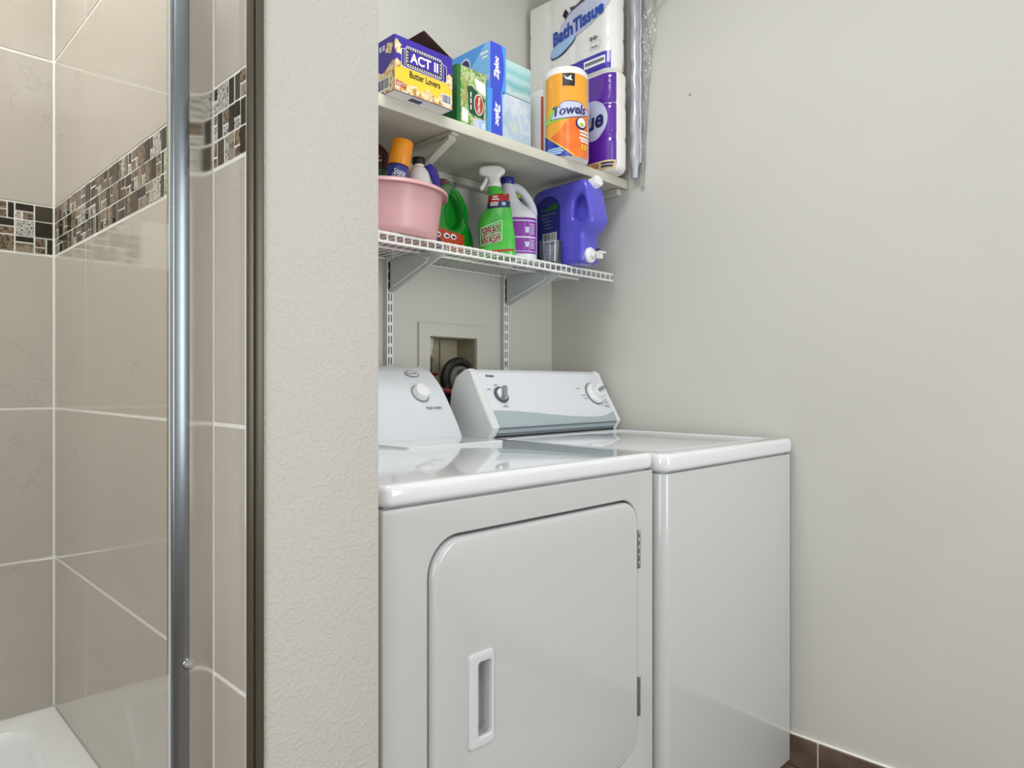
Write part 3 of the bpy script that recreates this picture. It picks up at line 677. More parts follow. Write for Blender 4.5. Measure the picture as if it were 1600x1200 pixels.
def ringpts(c, R, n=40, tiltz=0.0, a0=0, a1=2*PI):
    return [(c[0]+R*math.cos(a0+(a1-a0)*i/n), c[1]+R*math.cos(a0+(a1-a0)*i/n)*tiltz, c[2]+R*math.sin(a0+(a1-a0)*i/n)) for i in range(n)]
t = thing('drain_hose', 'black coiled drain hose behind the two machines', 'hose', (1.478, 1.728, 0.97))
tube('hose_coil', 'rubber_black', t, ringpts((1.478, 1.725, 1.098), 0.058, 40), 0.0145, 12, True)
tube('hose_coil', 'hose_grey', t, ringpts((1.478, 1.715, 1.096), 0.037, 40), 0.009, 12, True)
tube('hose_tail', 'rubber_black', t, [(1.425, 1.72, 1.08), (1.415, 1.71, 1.02), (1.41, 1.70, 0.94), (1.41, 1.69, 0.80), (1.41, 1.68, 0.5), (1.41, 1.68, 0.012)], 0.012, 10)
t2 = tube('inlet_hose', 'hose_red', None, [(1.385, 1.712, 1.07), (1.395, 1.700, 1.062), (1.42, 1.692, 1.058), (1.45, 1.692, 1.045), (1.47, 1.69, 1.0), (1.475, 1.685, 0.9), (1.475, 1.68, 0.4), (1.475, 1.68, 0.012)], 0.009, 10, loc=(1.475, 1.68, 0.012))
tag(t2, 'dark red water hose between the two machine consoles', 'hose')

# ================================================================== UPPER WOOD SHELF
SY, SZ = 1.397, H+0.695       # front edge, top
t = thing('wood_shelf', 'cream painted wooden shelf with a thick front edge on the alcove walls', 'shelf', (1.26, 1.57, SZ-0.028))
box('shelf_board', 'shelf_paint', t, XP1+0.002, XR-0.003, SY+0.010, YB-0.001, SZ-0.022, SZ, 0.001, 1)
box('front_edge', 'shelf_paint', t, XP1+0.002, XR-0.004, SY, SY+0.0095, SZ-0.029, SZ+0.0005, 0.0015, 2)
c = box('wall_cleat', 'shelf_paint', t, XP1+0.003, XR-0.022, YB-0.038, YB-0.0005, SZ-0.045, SZ-0.0225, 0.002, 1)
box('wall_cleat', 'shelf_paint', t, XR-0.021, XR-0.0005, SY+0.03, YB-0.0385, SZ-0.045, SZ-0.0225, 0.002, 1)
br = box('bracket', 'shelf_paint', t, 1.185, 1.207, SY+0.012, YB-0.039, SZ-0.034, SZ-0.0225, 0.001, 1)
bm = bmesh.new()
A = Vector((1.196, SY+0.026, SZ-0.034)); B = Vector((1.196, YB-0.020, SZ-0.160))
dv = (B-A).normalized(); nn = Vector((0, dv.z, -dv.y))
vs = []
for pnt in (A, B):
    for sx in (-0.012, 0.012):
        for sn in (0.0, 0.010): vs.append(bm.verts.new(pnt + Vector((sx, 0, 0)) + nn*sn))
for f in ((0, 1, 3, 2), (4, 6, 7, 5), (0, 4, 5, 1), (2, 3, 7, 6), (0, 2, 6, 4), (1, 5, 7, 3)): bm.faces.new([vs[i] for i in f])
bmesh.ops.recalc_face_normals(bm, faces=bm.faces); fin(bm, 'brace', 'shelf_paint', br)
box('wall_leg', 'shelf_paint', br, 1.185, 1.207, YB-0.0195, YB-0.0005, SZ-0.175, SZ-0.0455, 0.001, 1)

# ================================================================== WIRE SHELF
WY, WZ = 1.447, H+0.381
t = thing('wire_shelf', 'white coated wire shelf with a turned down front lip above the machines', 'shelf', (1.25, 1.59, WZ-0.02))
wm = None
X = 0.60; xe = 1.935; k = 0
bm = bmesh.new(); add_tube(bm, [(0, 1.744, WZ), (0, WY+0.004, WZ), (0, WY+0.0005, WZ-0.002), (0, WY, WZ-0.006), (0, WY, WZ-0.027)], 0.0022, 6); bmesh.ops.recalc_face_normals(bm, faces=bm.faces)
first = fin(bm, 'wire', 'wire_white', t, True, 50); base_loc = 0
n_w = int((xe-X)/0.0254)
for i in range(n_w+1):
    o = first if i == 0 else bpy.data.objects.new('wire', first.data)
    if i: COL.objects.link(o); o.parent = t
    o.location = (X + i*0.0254, 0, 0)
for nm, y, z in (('front_rail', WY+0.001, WZ-0.004), ('lip_rail', WY+0.0005, WZ-0.026), ('back_rail', 1.741, WZ-0.004), ('middle_rail', 1.60, WZ-0.004)):
    tube(nm, 'wire_white', t, [(XP1+0.005, y, z), (xe+0.002, y, z)], 0.0038, 8)
def standard(xc, label, ztop=1.712):
    s = thing('shelf_standard', label, 'shelf standard', (xc, YB, 0.62), 0, 'slotted shelf standards')
    z0 = 0.62
    holes = []
    z = z0+0.012
    while z < ztop-0.03:
        for sx in (-0.0066, 0.0026): holes.append([(xc+sx, z), (xc+sx+0.0040, z), (xc+sx+0.0040, z+0.0225), (xc+sx, z+0.0225)])
        z += 0.0318
    slab('slotted_face', 'wire_white', s, [(xc-0.0110, z0), (xc+0.0110, z0), (xc+0.0110, ztop), (xc-0.0110, ztop)], 0.0016, 0.0, front(YB-0.0184), holes=holes, smooth=None)
    for sx in (-0.0110, 0.0094): box('channel_side', 'steel_painted', s, xc+sx, xc+sx+0.0016, YB-0.0183, YB-0.0002, z0, ztop)
    box('slot_shade', 'gap_dark', s, xc-0.0093, xc+0.0093, YB-0.0172, YB-0.0002, z0, ztop)  # dark filler stands in for the shade inside the slots
    lathe('screw', 'hinge_steel', s, [(0.0040, 0), (0.0036, 0.0016), (0, 0.0026)], 14, front(YB-0.0200) @ Matrix.Translation((xc, 1.155, 0)))
    return s
def bracket(xc, label):
    s = thing('shelf_bracket', label, 'bracket', (xc, YB-0.02, WZ-0.1), 0, 'steel shelf brackets')
    y0 = YB-0.0212; zt = WZ-0.0085
    out = [(y0, zt), (y0, zt-0.098), (y0-0.012, zt-0.100), (1.50, zt-0.028), (1.462, zt-0.012), (1.462, zt-0.0), ]
    slab('web', 'steel_painted', s, out, 0.008, 0.0015, Matrix(((0, 0, 1, xc-0.004), (1, 0, 0, 0), (0, 1, 0, 0), (0, 0, 0, 1))))
    tube('pressed_rib', 'wire_white', s, [(xc-0.0042, y0-0.02, zt-0.083), (xc-0.0042, 1.545, zt-0.028), (xc-0.0042, 1.535, zt-0.018), (xc-0.0042, 1.56, zt-0.016)], 0.0022, 6)
    box('hook', 'gap_dark', s, xc-0.0052, xc-0.0040, y0-0.004, y0-0.001, zt-0.085, zt-0.01)
standard(1.212, 'white slotted shelf standard nearest the partition wall'); standard(1.700, 'white slotted shelf standard right of the outlet box')
bracket(1.212, 'grey steel shelf bracket nearest the partition wall'); bracket(1.700, 'grey steel shelf bracket right of the outlet box')

# ================================================================== THINGS ON THE UPPER SHELF
ZS = SZ + 0.0006
# ---- popcorn carton, overhanging the shelf edge
px0, px1, py0, py1, pz1 = 0.963, 1.141, 1.356, 1.56, 1.911
t = thing('popcorn_box', 'purple and yellow popcorn carton with a half open brown flap', 'box', ((px0+px1)/2, (py0+py1)/2, ZS))
bm = bmesh.new()
for b_ in ((px0, px1, py0, py0+0.0015, ZS, pz1), (px0, px1, py1-0.0015, py1, ZS, pz1), (px0, px0+0.0015, py0+0.0015, py1-0.0015, ZS, pz1), (px1-0.0015, px1, py0+0.0015, py1-0.0015, ZS, pz1)): add_box(bm, *b_)
fin(bm, 'carton_walls', 'pop_purple', t, True, None)
box('carton_base', 'white_print', t, px0+0.0016, px1-0.0016, py0+0.0016, py1-0.0016, ZS, ZS+0.0015)
box('carton_top', 'pop_purple_dark', t, px0+0.0016, px1-0.012, py0+0.0016, py1-0.0016, pz1-0.006, pz1-0.0045)
bm = bmesh.new()   # flap hinged on the right top edge, leaning up to the left
a = Vector((px1, 0, pz1)); b = Vector((px1-0.088, 0, pz1+0.040)); nv = Vector((0.040, 0, 0.088)).normalized()*0.0015
vs = [bm.verts.new((p.x, y, p.z)) for y in (py0+0.003, py1-0.003) for p in (a, b, b+nv, a+nv)]
for f in ((0, 1, 2, 3), (7, 6, 5, 4), (0, 4, 5, 1), (1, 5, 6, 2), (2, 6, 7, 3), (3, 7, 4, 0)): bm.faces.new([vs[i] for i in f])
bmesh.ops.recalc_face_normals(bm, faces=bm.faces); fl_ = fin(bm, 'flap', 'cardboard', t, True, None); fl_['label'] = 'brown inside of the open carton flap'
mp = flat(frame((px0, py0, ZS), (1, 0, 0), (0, 0, 1))); w, h = px1-px0, pz1-ZS
pr = shape_patch('yellow_panel', 'pop_yellow', t, mp, lambda s: 0.010, lambda s: 0.066+0.012*math.sin((s+0.02)/0.2*PI*0.9), 0.0005, w-0.0005, 20, 0.0003)
shape_patch('popcorn_print', 'popcorn', t, mp, lambda s: 0.001, lambda s: 0.022+0.006*math.sin(s*140)+0.004*math.sin(s*331), 0.0005, w-0.0005, 60, 0.0006)
for cx, cy, rr in ((0.006, 0.108, 0.013), (0.012, 0.099, 0.010), (0.168, 0.074, 0.013), (0.174, 0.060, 0.010), (0.008, 0.066, 0.010), (0.024, 0.068, 0.007)):
    poly('popcorn_print', 'popcorn', t, mp, [(min(max(cx+rr*(1+0.18*math.sin(5*a))*math.cos(a), 0.0006), w-0.0006), cy+rr*(1+0.18*math.sin(5*a))*math.sin(a)) for a in [2*PI*i/20 for i in range(20)]], 0.0007+0.01*rr-0.00005)
for k, dx in ((2, -0.016), (1, -0.008)):
    slab_pts = rrect(0.036+dx, 0.14-dx*1.2, 0.062, 0.112-0.003*k, 0.006, 3)
    poly('logo_card_edge', 'white_print', t, mp, slab_pts, 0.0008+0.0001*(2-k)); poly('logo_card', 'pop_purple_dark', t, mp, [(0.088+(x-0.088)*0.985, 0.087+(y-0.087)*0.96) for x, y in slab_pts], 0.00085+0.0001*(2-k))
fo = poly('logo_border', 'white_print', t, mp, rrect(0.033, 0.143, 0.066, 0.115, 0.006, 4), 0.0011)
poly('logo_film', 'black_print', t, mp, rrect(0.0345, 0.1415, 0.0675, 0.1135, 0.005, 4), 0.0012)
rc = []
for i in range(15):
    s_ = 0.038+i*0.0069; rc += [(s_, s_+0.0035, 0.1085, 0.1118), (s_, s_+0.0035, 0.0692, 0.0725)]
for i in range(4): rc += [(0.0365, 0.0395, 0.077+i*0.0075, 0.0805+i*0.0075), (0.1365, 0.1395, 0.077+i*0.0075, 0.0805+i*0.0075)]
o = bars('film_holes', 'white_print', t, mp, rc, 0.0014); o['kind'] = 'stuff'
poly('logo_field', 'pop_purple', t, mp, rrect(0.042, 0.134, 0.0745, 0.1065, 0.002, 2), 0.0014)
text('lettering', 'ACT II', 'white_print', t, mp, 0.088, 0.0905, 0.086, 0.024, bold=0.03, lift=0.0017)
text('lettering', 'Butter Lovers', 'black_print', t, mp, 0.091, 0.050, 0.094, 0.016, bold=0.012, lift=0.0012)
poly('count_flash', 'red_print', t, mp, [(0.004, 0.013), (0.034, 0.010), (0.034, 0.023), (0.004, 0.026)], 0.0009)
text('lettering', '32CT', 'white_print', t, mp, 0.019, 0.018, 0.026, 0.008, bold=0.02, lift=0.0012)
def barcode(parent, mp, s0, s1, t0, t1, m='navy_print', lift=0.0009):
    q = patch('barcode_panel', 'white_print', parent, mp, s0, s1, t0, t1, 4, 1, lift)
    r_ = random.Random(5); x_ = s0+0.003; rc = []
    while x_ < s1-0.004:
        ww = r_.choice((0.0007, 0.0013, 0.002)); rc.append((x_, x_+ww, t0+0.004, t1-0.002)); x_ += ww+r_.choice((0.0008, 0.0014))
    o = bars('barcode', m, parent, mp, rc, lift+0.0003); o['kind'] = 'stuff'
barcode(t, mp, 0.142, 0.174, 0.008, 0.034)
mpl = flat(frame((px0, py1, ZS), (0, -1, 0), (0, 0, 1))); dl = py1-py0
shape_patch('popcorn_print', 'popcorn', t, mpl, lambda s: 0.001, lambda s: 0.062+0.010*math.sin(s*70), 0.001, dl-0.001, 40, 0.0004)
poly('popcorn_print', 'popcorn', t, mpl, [(dl-0.02+0.014*(1+0.2*math.sin(4*a))*math.cos(a), 0.105+0.013*(1+0.2*math.sin(4*a))*math.sin(a)) for a in [2*PI*i/18 for i in range(18)]], 0.0006)
barcode(t, mpl, dl-0.075, dl-0.018, 0.008, 0.038)
for k_ in range(4): bars('print_block', 'lilac_print', t, mpl, [(dl-0.088+k_*0.0135, dl-0.078+k_*0.0135, 0.105, 0.118)], 0.0008)
bars('base_print', 'navy_print', t, flat(frame((px0, py0, ZS), (1, 0, 0), (0, 1, 0)) @ Matrix.Rotation(PI, 4, 'X')), [(0.06, 0.095, -0.030, -0.012)], 0.0004)

# ---- vegetable pouch box (green) in front of the blue cartons
gx0, gx1, gy0, gy1, gz1 = 1.199, 1.3035, 1.405, 1.475, 1.935
t = thing('green_bean_box', 'green printed vegetable carton between the popcorn box and blue cartons', 'box', ((gx0+gx1)/2, 1.44, ZS))
box('carton', 'peas_green', t, gx0, gx1, gy0, gy1, ZS, gz1, 0.001, 1)
mp = flat(frame((gx0, gy0, ZS), (1, 0, 0), (0, 0, 1))); w, h = gx1-gx0, gz1-ZS
patch('leaf_print', 'peas_leaf', t, mp, 0.012, w-0.001, 0.001, h-0.001, 6, 6, 0.0003)
for i, (a, b, c, d_) in enumerate(((0.018, 0.132, 0.034, 0.085), (0.022, 0.10, 0.046, 0.062), (0.014, 0.088, 0.036, 0.052))):
    n_ = 12; P0 = Vector((a, b)); P1 = Vector((c, d_)); dd = (P1-P0); nn_ = Vector((-dd.y, dd.x)).normalized()*0.0065
    poly('bean_print', 'pea_pod', t, mp, [tuple(P0+dd*(k_/n_)+nn_*math.sin(PI*k_/n_)) for k_ in range(n_+1)] + [tuple(P0+dd*(k_/n_)-nn_*math.sin(PI*k_/n_)) for k_ in range(n_-1, 0, -1)], 0.0006+0.0001*i)
poly('white_panel', 'white_print', t, mp, [(0.062, 0.135), (0.102, 0.128), (0.102, 0.095), (0.07, 0.105)], 0.0006)
poly('pouch_print', 'peas_dark', t, mp, [(0.036, 0.106), (0.052, 0.110), (0.098, 0.085), (0.095, 0.030), (0.042, 0.036)], 0.0008)
poly('badge_edge', 'white_print', t, mp, [(0.077+0.0175*math.cos(a), 0.066+0.029*math.sin(a)) for a in [2*PI*i/28 for i in range(28)]], 0.001)
poly('badge', 'red_print', t, mp, [(0.077+0.0155*math.cos(a), 0.066+0.026*math.sin(a)) for a in [2*PI*i/28 for i in range(28)]], 0.0012)
text('lettering', 'Del Monte', 'white_print', t, mp, 0.077, 0.066, 0.042, 0.010, rot=PI/2, bold=0.02, lift=0.0014)
for k_ in range(3): bars('print_block', 'white_print', t, mp, [(0.0462, 0.0502, 0.046+k_*0.017, 0.059+k_*0.017)], 0.0011)
poly('white_panel', 'white_print', t, mp, [(0.016, 0.045), (0.038, 0.040), (0.038, 0.006), (0.016, 0.012)], 0.0006)
patch('foot_print', 'steel_band', t, mp, 0.058, 0.078, 0.001, 0.026, 4, 1, 0.0007)
patch('foot_print', 'sky_print', t, mp, 0.078, 0.104, 0.001, 0.028, 4, 1, 0.0007)
text('lettering', '8', 'white_print', t, mp, 0.094, 0.012, 0.014, 0.010, rot=PI/2, bold=0.02, lift=0.001)
# ---- two blue bag cartons, one on the other
def bagbox(label, x0, x1, y0, y1, z0, z1, flip, body):
    t = thing('bag_box', label, 'box', ((x0+x1)/2, (y0+y1)/2, z0), 0, 'blue cartons of bags')
    box('carton', body, t, x0, x1, y0, y1, z0, z1, 0.001, 1)
    mp = flat(frame((x0, y0, z0), (1, 0, 0), (0, 0, 1))); w, h = x1-x0, z1-z0
    n = 14
    side = (lambda q: w*0.70+w*0.16*math.sin(PI*q)) if not flip else (lambda q: w*0.97-w*0.10*q)
    pts = [(0.0006 if not flip else w*0.22, 0.0005)] + [(side(i/n), 0.0005+(h-0.001)*i/n) for i in range(n+1)] + [(0.0006 if not flip else w*0.30, h-0.0005)]
    poly('violet_panel', 'zip_violet', t, mp, pts, 0.0004)
    text('lettering', 'Ziploc', 'white_print', t, mp, w*(0.42 if not flip else 0.60), h*0.47, 0.066, 0.024, rot=PI/2 if not flip else -PI/2, shear=0.25, bold=0.05, lift=0.0008)
    ml = flat(frame((x0, y1, z0), (0, -1, 0), (0, 0, 1))); L_ = y1-y0
    shape_patch('light_swirl', 'zip_light', t, ml, lambda s: 0.001, lambda s: 0.001+(h-0.002)*min(1, 0.15+(s/L_)**1.6), L_*0.45, L_-0.001, 20, 0.0004)
    poly('seal_print', 'navy_print', t, ml, [(L_-0.105+0.019*math.cos(a), h-0.044+0.02*math.sin(a)) for a in [2*PI*i/26 for i in range(26)]], 0.0006)
    poly('seal_ring', 'lilac_print', t, ml, [(L_-0.105+0.024*math.cos(a), h-0.044+0.026*math.sin(a)) for a in [2*PI*i/26 for i in range(26)]], 0.0005)
    bars('print_line', 'white_print', t, ml, [(L_-0.040, L_-0.008, h-0.030, h-0.024), ], 0.0006)
    bars('print_line', 'white_print', t, ml, [(L_-0.034, L_-0.010, h-0.042, h-0.037), ], 0.0006)
    bars('print_mark', 'lilac_print', t, ml, [(L_-0.016, L_-0.004, 0.022, 0.040)], 0.0006)
    return t
bagbox('blue carton of bags with upside down lettering, lower of the two', 1.3065, 1.364, 1.4005, 1.60, ZS, 1.9035, True, 'zip_blue')
bagbox('blue carton of bags with upright lettering, upper of the two', 1.315, 1.377, 1.4005, 1.60, 1.904, 2.034, False, 'zip_blue')
# ---- pale teal carton and pale pouch behind
o = box('pale_bag_box', 'pale_film', None, 1.405, 1.585, 1.50, 1.70, ZS, 1.963, 0.003, 2, loc=(1.495, 1.60, ZS)); tag(o, 'pale blue translucent bag box, lower, right of the blue cartons', 'box')
o = box('teal_bag_box', 'teal_carton', None, 1.40, 1.582, 1.498, 1.695, 1.9635, 2.068, 0.004, 2, loc=(1.49, 1.60, 1.9635)); tag(o, 'teal striped pack lying on the pale blue bag box', 'box')
# ---- paper towel rolls
def towel_map(cx, cy, r, face):
    return lambda s, t_, h_: Vector((cx+(r+h_)*math.cos(face+s/r), cy+(r+h_)*math.sin(face+s/r), ZS+t_))
def towel(label, cx, cy, r, H_, face, full):
    t = thing('paper_towel_roll', label, 'paper towels', (cx, cy, ZS), 0, 'wrapped paper towel rolls')
    Tm = Matrix.Translation((cx, cy, ZS))
    lathe('roll', 'tissue_white', t, [(0, 0.002), (r*0.8, 0.0), (r*0.97, 0.004), (r, 0.014), (r, H_-0.03), (r*0.97, H_-0.014), (r*0.85, H_-0.004), (r*0.4, H_), (0, H_+0.001)], 48, Tm)
    pk_ = lathe('film_peak', 'film', t, [(r*0.62, H_-0.0005), (r*0.45, H_+0.006), (r*0.22, H_+0.012), (r*0.10, H_+0.016), (0, H_+0.017)], 24, Tm)
    mp = towel_map(cx, cy, r, face)
    if full:
        a = 0.083
        top = H_-0.030
        shape_patch('amber_print', 'towel_amber', t, mp, lambda s: 0.055, lambda s: top-0.006*abs(s/a)**3, -a, a, 30, 0.0005)
        shape_patch('orange_print', 'towel_orange', t, mp, lambda s: 0.004+max(0, 0.075-(s+a)*0.72), lambda s: 0.115+0.05*(s/a)+0.018*math.sin(s*40), -a, a, 40, 0.0008)
        shape_patch('yellow_edge', 'pop_yellow', t, mp, lambda s: 0.004, lambda s: max(0.0045, 0.082-(s+a)*0.72), -a, 0.029, 24, 0.0010)
        shape_patch('blue_print', 'towel_blue', t, mp, lambda s: 0.004, lambda s: max(0.0045, 0.077-(s+a)*0.72), -a, 0.022, 24, 0.0013)
        shape_patch('lime_swirl', 'towel_lime', t, mp, lambda s: 0.106+0.012*((s+a)/0.08), lambda s: 0.112+0.05*math.sin(min(1, (s+a)/0.05)*PI/2)*(1-max(0, (s+0.045)/0.05)), -a, 0.0, 20, 0.0013)
        shape_patch('logo_outline', 'navy_print', t, mp, lambda s: 0.119+0.020*((s+0.05)/0.13)-0.006*math.sin((s+0.055)/0.13*PI), lambda s: 0.122+0.052*math.sin(min(1, max(0, (s+0.057)/0.055))*PI/2)-0.030*max(0, (s-0.03)/0.05)**2, -0.057, 0.079, 24, 0.0015)
        shape_patch('logo_cloud', 'lilac_print', t, mp, lambda s: 0.121+0.020*((s+0.05)/0.13)-0.006*math.sin((s+0.055)/0.13*PI), lambda s: 0.120+0.052*math.sin(min(1, max(0, (s+0.057)/0.055))*PI/2)-0.030*max(0, (s-0.03)/0.05)**2, -0.054, 0.076, 24, 0.0018)
        text('lettering', 'Towels', 'navy_print', t, mp, 0.008, 0.147, 0.110, 0.030, rot=0.10, shear=0.25, bold=0.035, lift=0.0022)
        poly('roll_badge', 'navy_print', t, mp, [(0.045+0.021*math.cos(b), 0.108+0.019*math.sin(b)) for b in [2*PI*i/24 for i in range(24)]], 0.0020)
        poly('roll_badge', 'white_print', t, mp, [(0.046+0.016*math.cos(b), 0.110+0.015*math.sin(b)) for b in [2*PI*i/24 for i in range(24)]], 0.0023)
        poly('roll_badge', 'towel_lime', t, mp, [(0.046+0.009*math.cos(b), 0.104+0.006*math.sin(b)) for b in [2*PI*i/18 for i in range(18)]], 0.0026)
        patch('brand_tag', 'black_print', t, mp, -0.016, 0.022, top-0.040, top-0.001, 8, 2, 0.0011)
        poly('bird_mark', 'white_print', t, mp, [(-0.014, top-0.006), (-0.002, top-0.016), (0.004, top-0.012), (0.012, top-0.006), (0.009, top-0.016), (0.016, top-0.024), (0.004, top-0.022), (-0.006, top-0.019)], 0.0016)
        for k_, (s0, s1, t0, m_) in enumerate(((0.038, 0.080, 0.082, 'white_print'), (0.040, 0.081, 0.072, 'white_print'), (0.036, 0.081, 0.060, 'white_print'), (0.042, 0.081, 0.052, 'white_print'), (-0.07, -0.02, 0.026, 'sky_print'), (-0.074, -0.012, 0.019, 'sky_print'), (-0.06, -0.02, 0.012, 'sky_print'))):
            patch('print_line', m_, t, mp, s0, s1, t0, t0+0.0055, 8, 1, 0.0020)
        text('lettering', '1', 'pop_yellow', t, mp, 0.048, 0.037, 0.006, 0.016, bold=0.03, lift=0.0018)
        patch('print_line', 'pop_yellow', t, mp, 0.054, 0.076, 0.038, 0.044, 8, 1, 0.0018); patch('print_line', 'pop_yellow', t, mp, 0.054, 0.070, 0.030, 0.035, 8, 1, 0.0018)
    else:
        shape_patch('red_print', 'label_orange', t, mp, lambda s: 0.004, lambda s: 0.245, -0.083, 0.03, 14, 0.0006)
    return t
towel('orange printed paper towel roll at the shelf edge', 1.678, 1.436, 0.0715, 0.290, math.radians(225), True)
towel('white wrapped paper towel roll half hidden behind the orange one', 1.7385, 1.571, 0.0705, 0.276, math.radians(273), False)
# ---- bath tissue packs
class Pack:
    def __init__(s, x0, x1, y0, y1, z0, z1, rc, nroll):
        s.z0, s.z1, s.nr = z0, z1, nroll
        pts = []
        N = 60
        for i in range(N+1): pts.append((x0, y1+(y0+rc-y1)*i/N))
        for i in range(1, 15): a = PI + PI/2*i/14; pts.append((x0+rc+rc*math.cos(a), y0+rc+rc*math.sin(a)))
        for i in range(1, 9): pts.append((x0+rc+(x1-x0-2*rc)*i/8, y0))
        for i in range(1, 11): a = 1.5*PI + PI/2*i/10; pts.append((x1-rc+rc*math.cos(a), y0+rc+rc*math.sin(a)))
        for i in range(1, 21): pts.append((x1, y0+rc+(y1-y0-rc)*i/20))
        s.pts = pts; s.L = [0]
        for a, b in zip(pts, pts[1:]): s.L.append(s.L[-1]+math.hypot(b[0]-a[0], b[1]-a[1]))
        s.s0 = s.L[N+7]           # zero at the corner
    def inset(s, z):
        h = s.z1-s.z0; q = 0
        for k in range(1, s.nr): q += 0.0035*math.exp(-((z-s.z0-k*h/s.nr)/0.006)**2)
        e = min(z-s.z0, s.z1-z)
        if e < 0.02: q += 0.02*(1-math.sqrt(max(0, 1-((0.02-e)/0.02)**2)))
        return q
    def scal(s, d):
        q = 0
        for k in range(1, 3): q += 0.003*math.exp(-((d+0.03+k*0.115)/0.014)**2)
        return q
    def P(s, d, z, h=0):
        l = min(max(d+s.s0, 0), s.L[-1]-1e-6)
        lo, hi = 0, len(s.L)-1
        while hi-lo > 1:
            m = (lo+hi)//2
            if s.L[m] <= l: lo = m
            else: hi = m
        f = (l-s.L[lo])/(s.L[hi]-s.L[lo]); a, b = s.pts[lo], s.pts[hi]
        tx, ty = b[0]-a[0], b[1]-a[1]; n = math.hypot(tx, ty); nx, ny = ty/n, -tx/n     # outward
        k = h - s.inset(z) - s.scal(d)
        return Vector((a[0]+tx*f+nx*k, a[1]+ty*f+ny*k, z))
    def build(s, name, m, parent):
        bm = bmesh.new(); rows = []; n = len(s.pts)
        zs = [s.z0+(s.z1-s.z0)*(0.5-0.5*math.cos(PI*i/60)) for i in range(61)]
        for z in zs: rows.append([bm.verts.new(s.P(l-s.s0, z)) for l in s.L])
        for A, B in zip(rows, rows[1:]):
            for i in range(n): bm.faces.new((A[i], A[(i+1) % n], B[(i+1) % n], B[i]))
        bm.faces.new(rows[0][::-1]); bm.faces.new(rows[-1])
        return fin(bm, name, m, parent, True, 60)
LP = Pack(1.815, 1.912, 1.352, 1.722, ZS, 2.110, 0.044, 3)
t = thing('bath_tissue_pack', 'purple wrapped bath tissue pack standing on the upper shelf', 'bath tissue', (1.86, 1.54, ZS), 0, 'bath tissue packs')
LP.build('rolls', 'roll_paper', t)
mp = lambda s, t_, h_: LP.P(s, t_, h_)
patch('purple_wrap', 'tissue_purple', t, mp, -0.33, 0.012, ZS+0.018, 2.098, 60, 40, 0.0012)
disc('logo_cloud', 'lilac_print', t, mp, -0.078, 1.952, 0.062, 0.066, 0.0, 0.0020)
text('lettering', 'Tissue', 'navy_print', t, mp, -0.125, 1.945, 0.19, 0.060, rot=0.12, shear=0.2, bold=0.03, lift=0.0032)
patch('sheet_band', 'tan_print', t, mp, -0.12, 0.010, ZS+0.006, ZS+0.034, 16, 3, 0.0018)
text('lettering', '235', 'red_print', t, mp, -0.062, ZS+0.021, 0.026, 0.016, bold=0.03, lift=0.003)
patch('print_line', 'navy_print', t, mp, -0.040, 0.004, ZS+0.022, ZS+0.028, 8, 1, 0.003); patch('print_line', 'navy_print', t, mp, -0.040, 0.0, ZS+0.012, ZS+0.018, 8, 1, 0.003)
patch('corner_tag', 'tan_print', t, mp, 0.062, 0.085, ZS+0.010, ZS+0.036, 8, 3, 0.0016)
text('lettering', '9', 'black_print', t, mp, 0.070, ZS+0.023, 0.008, 0.015, bold=0.03, lift=0.0028)
poly('diamond_mark', 'black_print', t, mp, [(0.056, 2.055), (0.061, 2.062), (0.066, 2.055), (0.061, 2.048)], 0.0022)
patch('print_line', 'black_print', t, mp, 0.067, 0.082, 2.046, 2.050, 6, 1, 0.0022)
poly('blue_swirl', 'band_blue', t, mp, [(0.071+0.012*math.cos(a), 2.018+0.016*math.sin(a)) for a in [2*PI*i/20 for i in range(20)]], 0.0022)
UP = Pack(1.818, 1.914, 1.362, 1.724, 2.1105, 2.440, 0.042, 3)
t = thing('bath_tissue_pack', 'white bath tissue pack with blue swirl lettering, on top of the purple pack', 'bath tissue', (1.865, 1.54, 2.1105), 0, 'bath tissue packs')
UP.build('rolls', 'tissue_white', t)
mp = lambda s, t_, h_: UP.P(s, t_, h_)
patch('violet_band', 'tissue_violet', t, mp, -0.235, 0.0, 2.118, 2.172, 40, 6, 0.0012)
patch('band_window', 'white_print', t, mp, -0.105, -0.018, 2.134, 2.160, 14, 4, 0.0016); patch('band_text', 'ink_grey', t, mp, -0.100, -0.022, 2.142, 2.153, 14, 3, 0.0020)
def swoosh(m, cx, cy, a, b, rot, lift, name='logo_swoosh'):
    disc(name, m, t, mp, cx, cy, a, b, rot, lift)
swoosh('navy_print', -0.105, 2.325, 0.112, 0.050, 0.30, 0.0012); swoosh('lilac_print', -0.107, 2.320, 0.110, 0.049, 0.30, 0.0024)
swoosh('navy_print', -0.200, 2.243, 0.060, 0.022, 0.34, 0.0034); swoosh('sky_print', -0.200, 2.2465, 0.059, 0.021, 0.34, 0.0044)
text('lettering', 'BathTissue', 'blue_print', t, mp, -0.133, 2.300, 0.225, 0.048, rot=0.20, shear=0.22, bold=0.04, lift=0.0058)
text('lettering', "Member's Mark", 'black_print', t, mp, -0.098, 2.372, 0.13, 0.014, rot=0.16, bold=0.015, lift=0.0045)
poly('diamond_mark', 'black_print', t, mp, [(-0.198, 2.352), (-0.185, 2.370), (-0.172, 2.354), (-0.185, 2.336)], 0.0032)
for k_ in range(2): patch('print_line', 'ink_grey', t, mp, -0.072+0.0*k_, -0.045, 2.196+0.03*k_, 2.200+0.03*k_, 6, 1, 0.004)
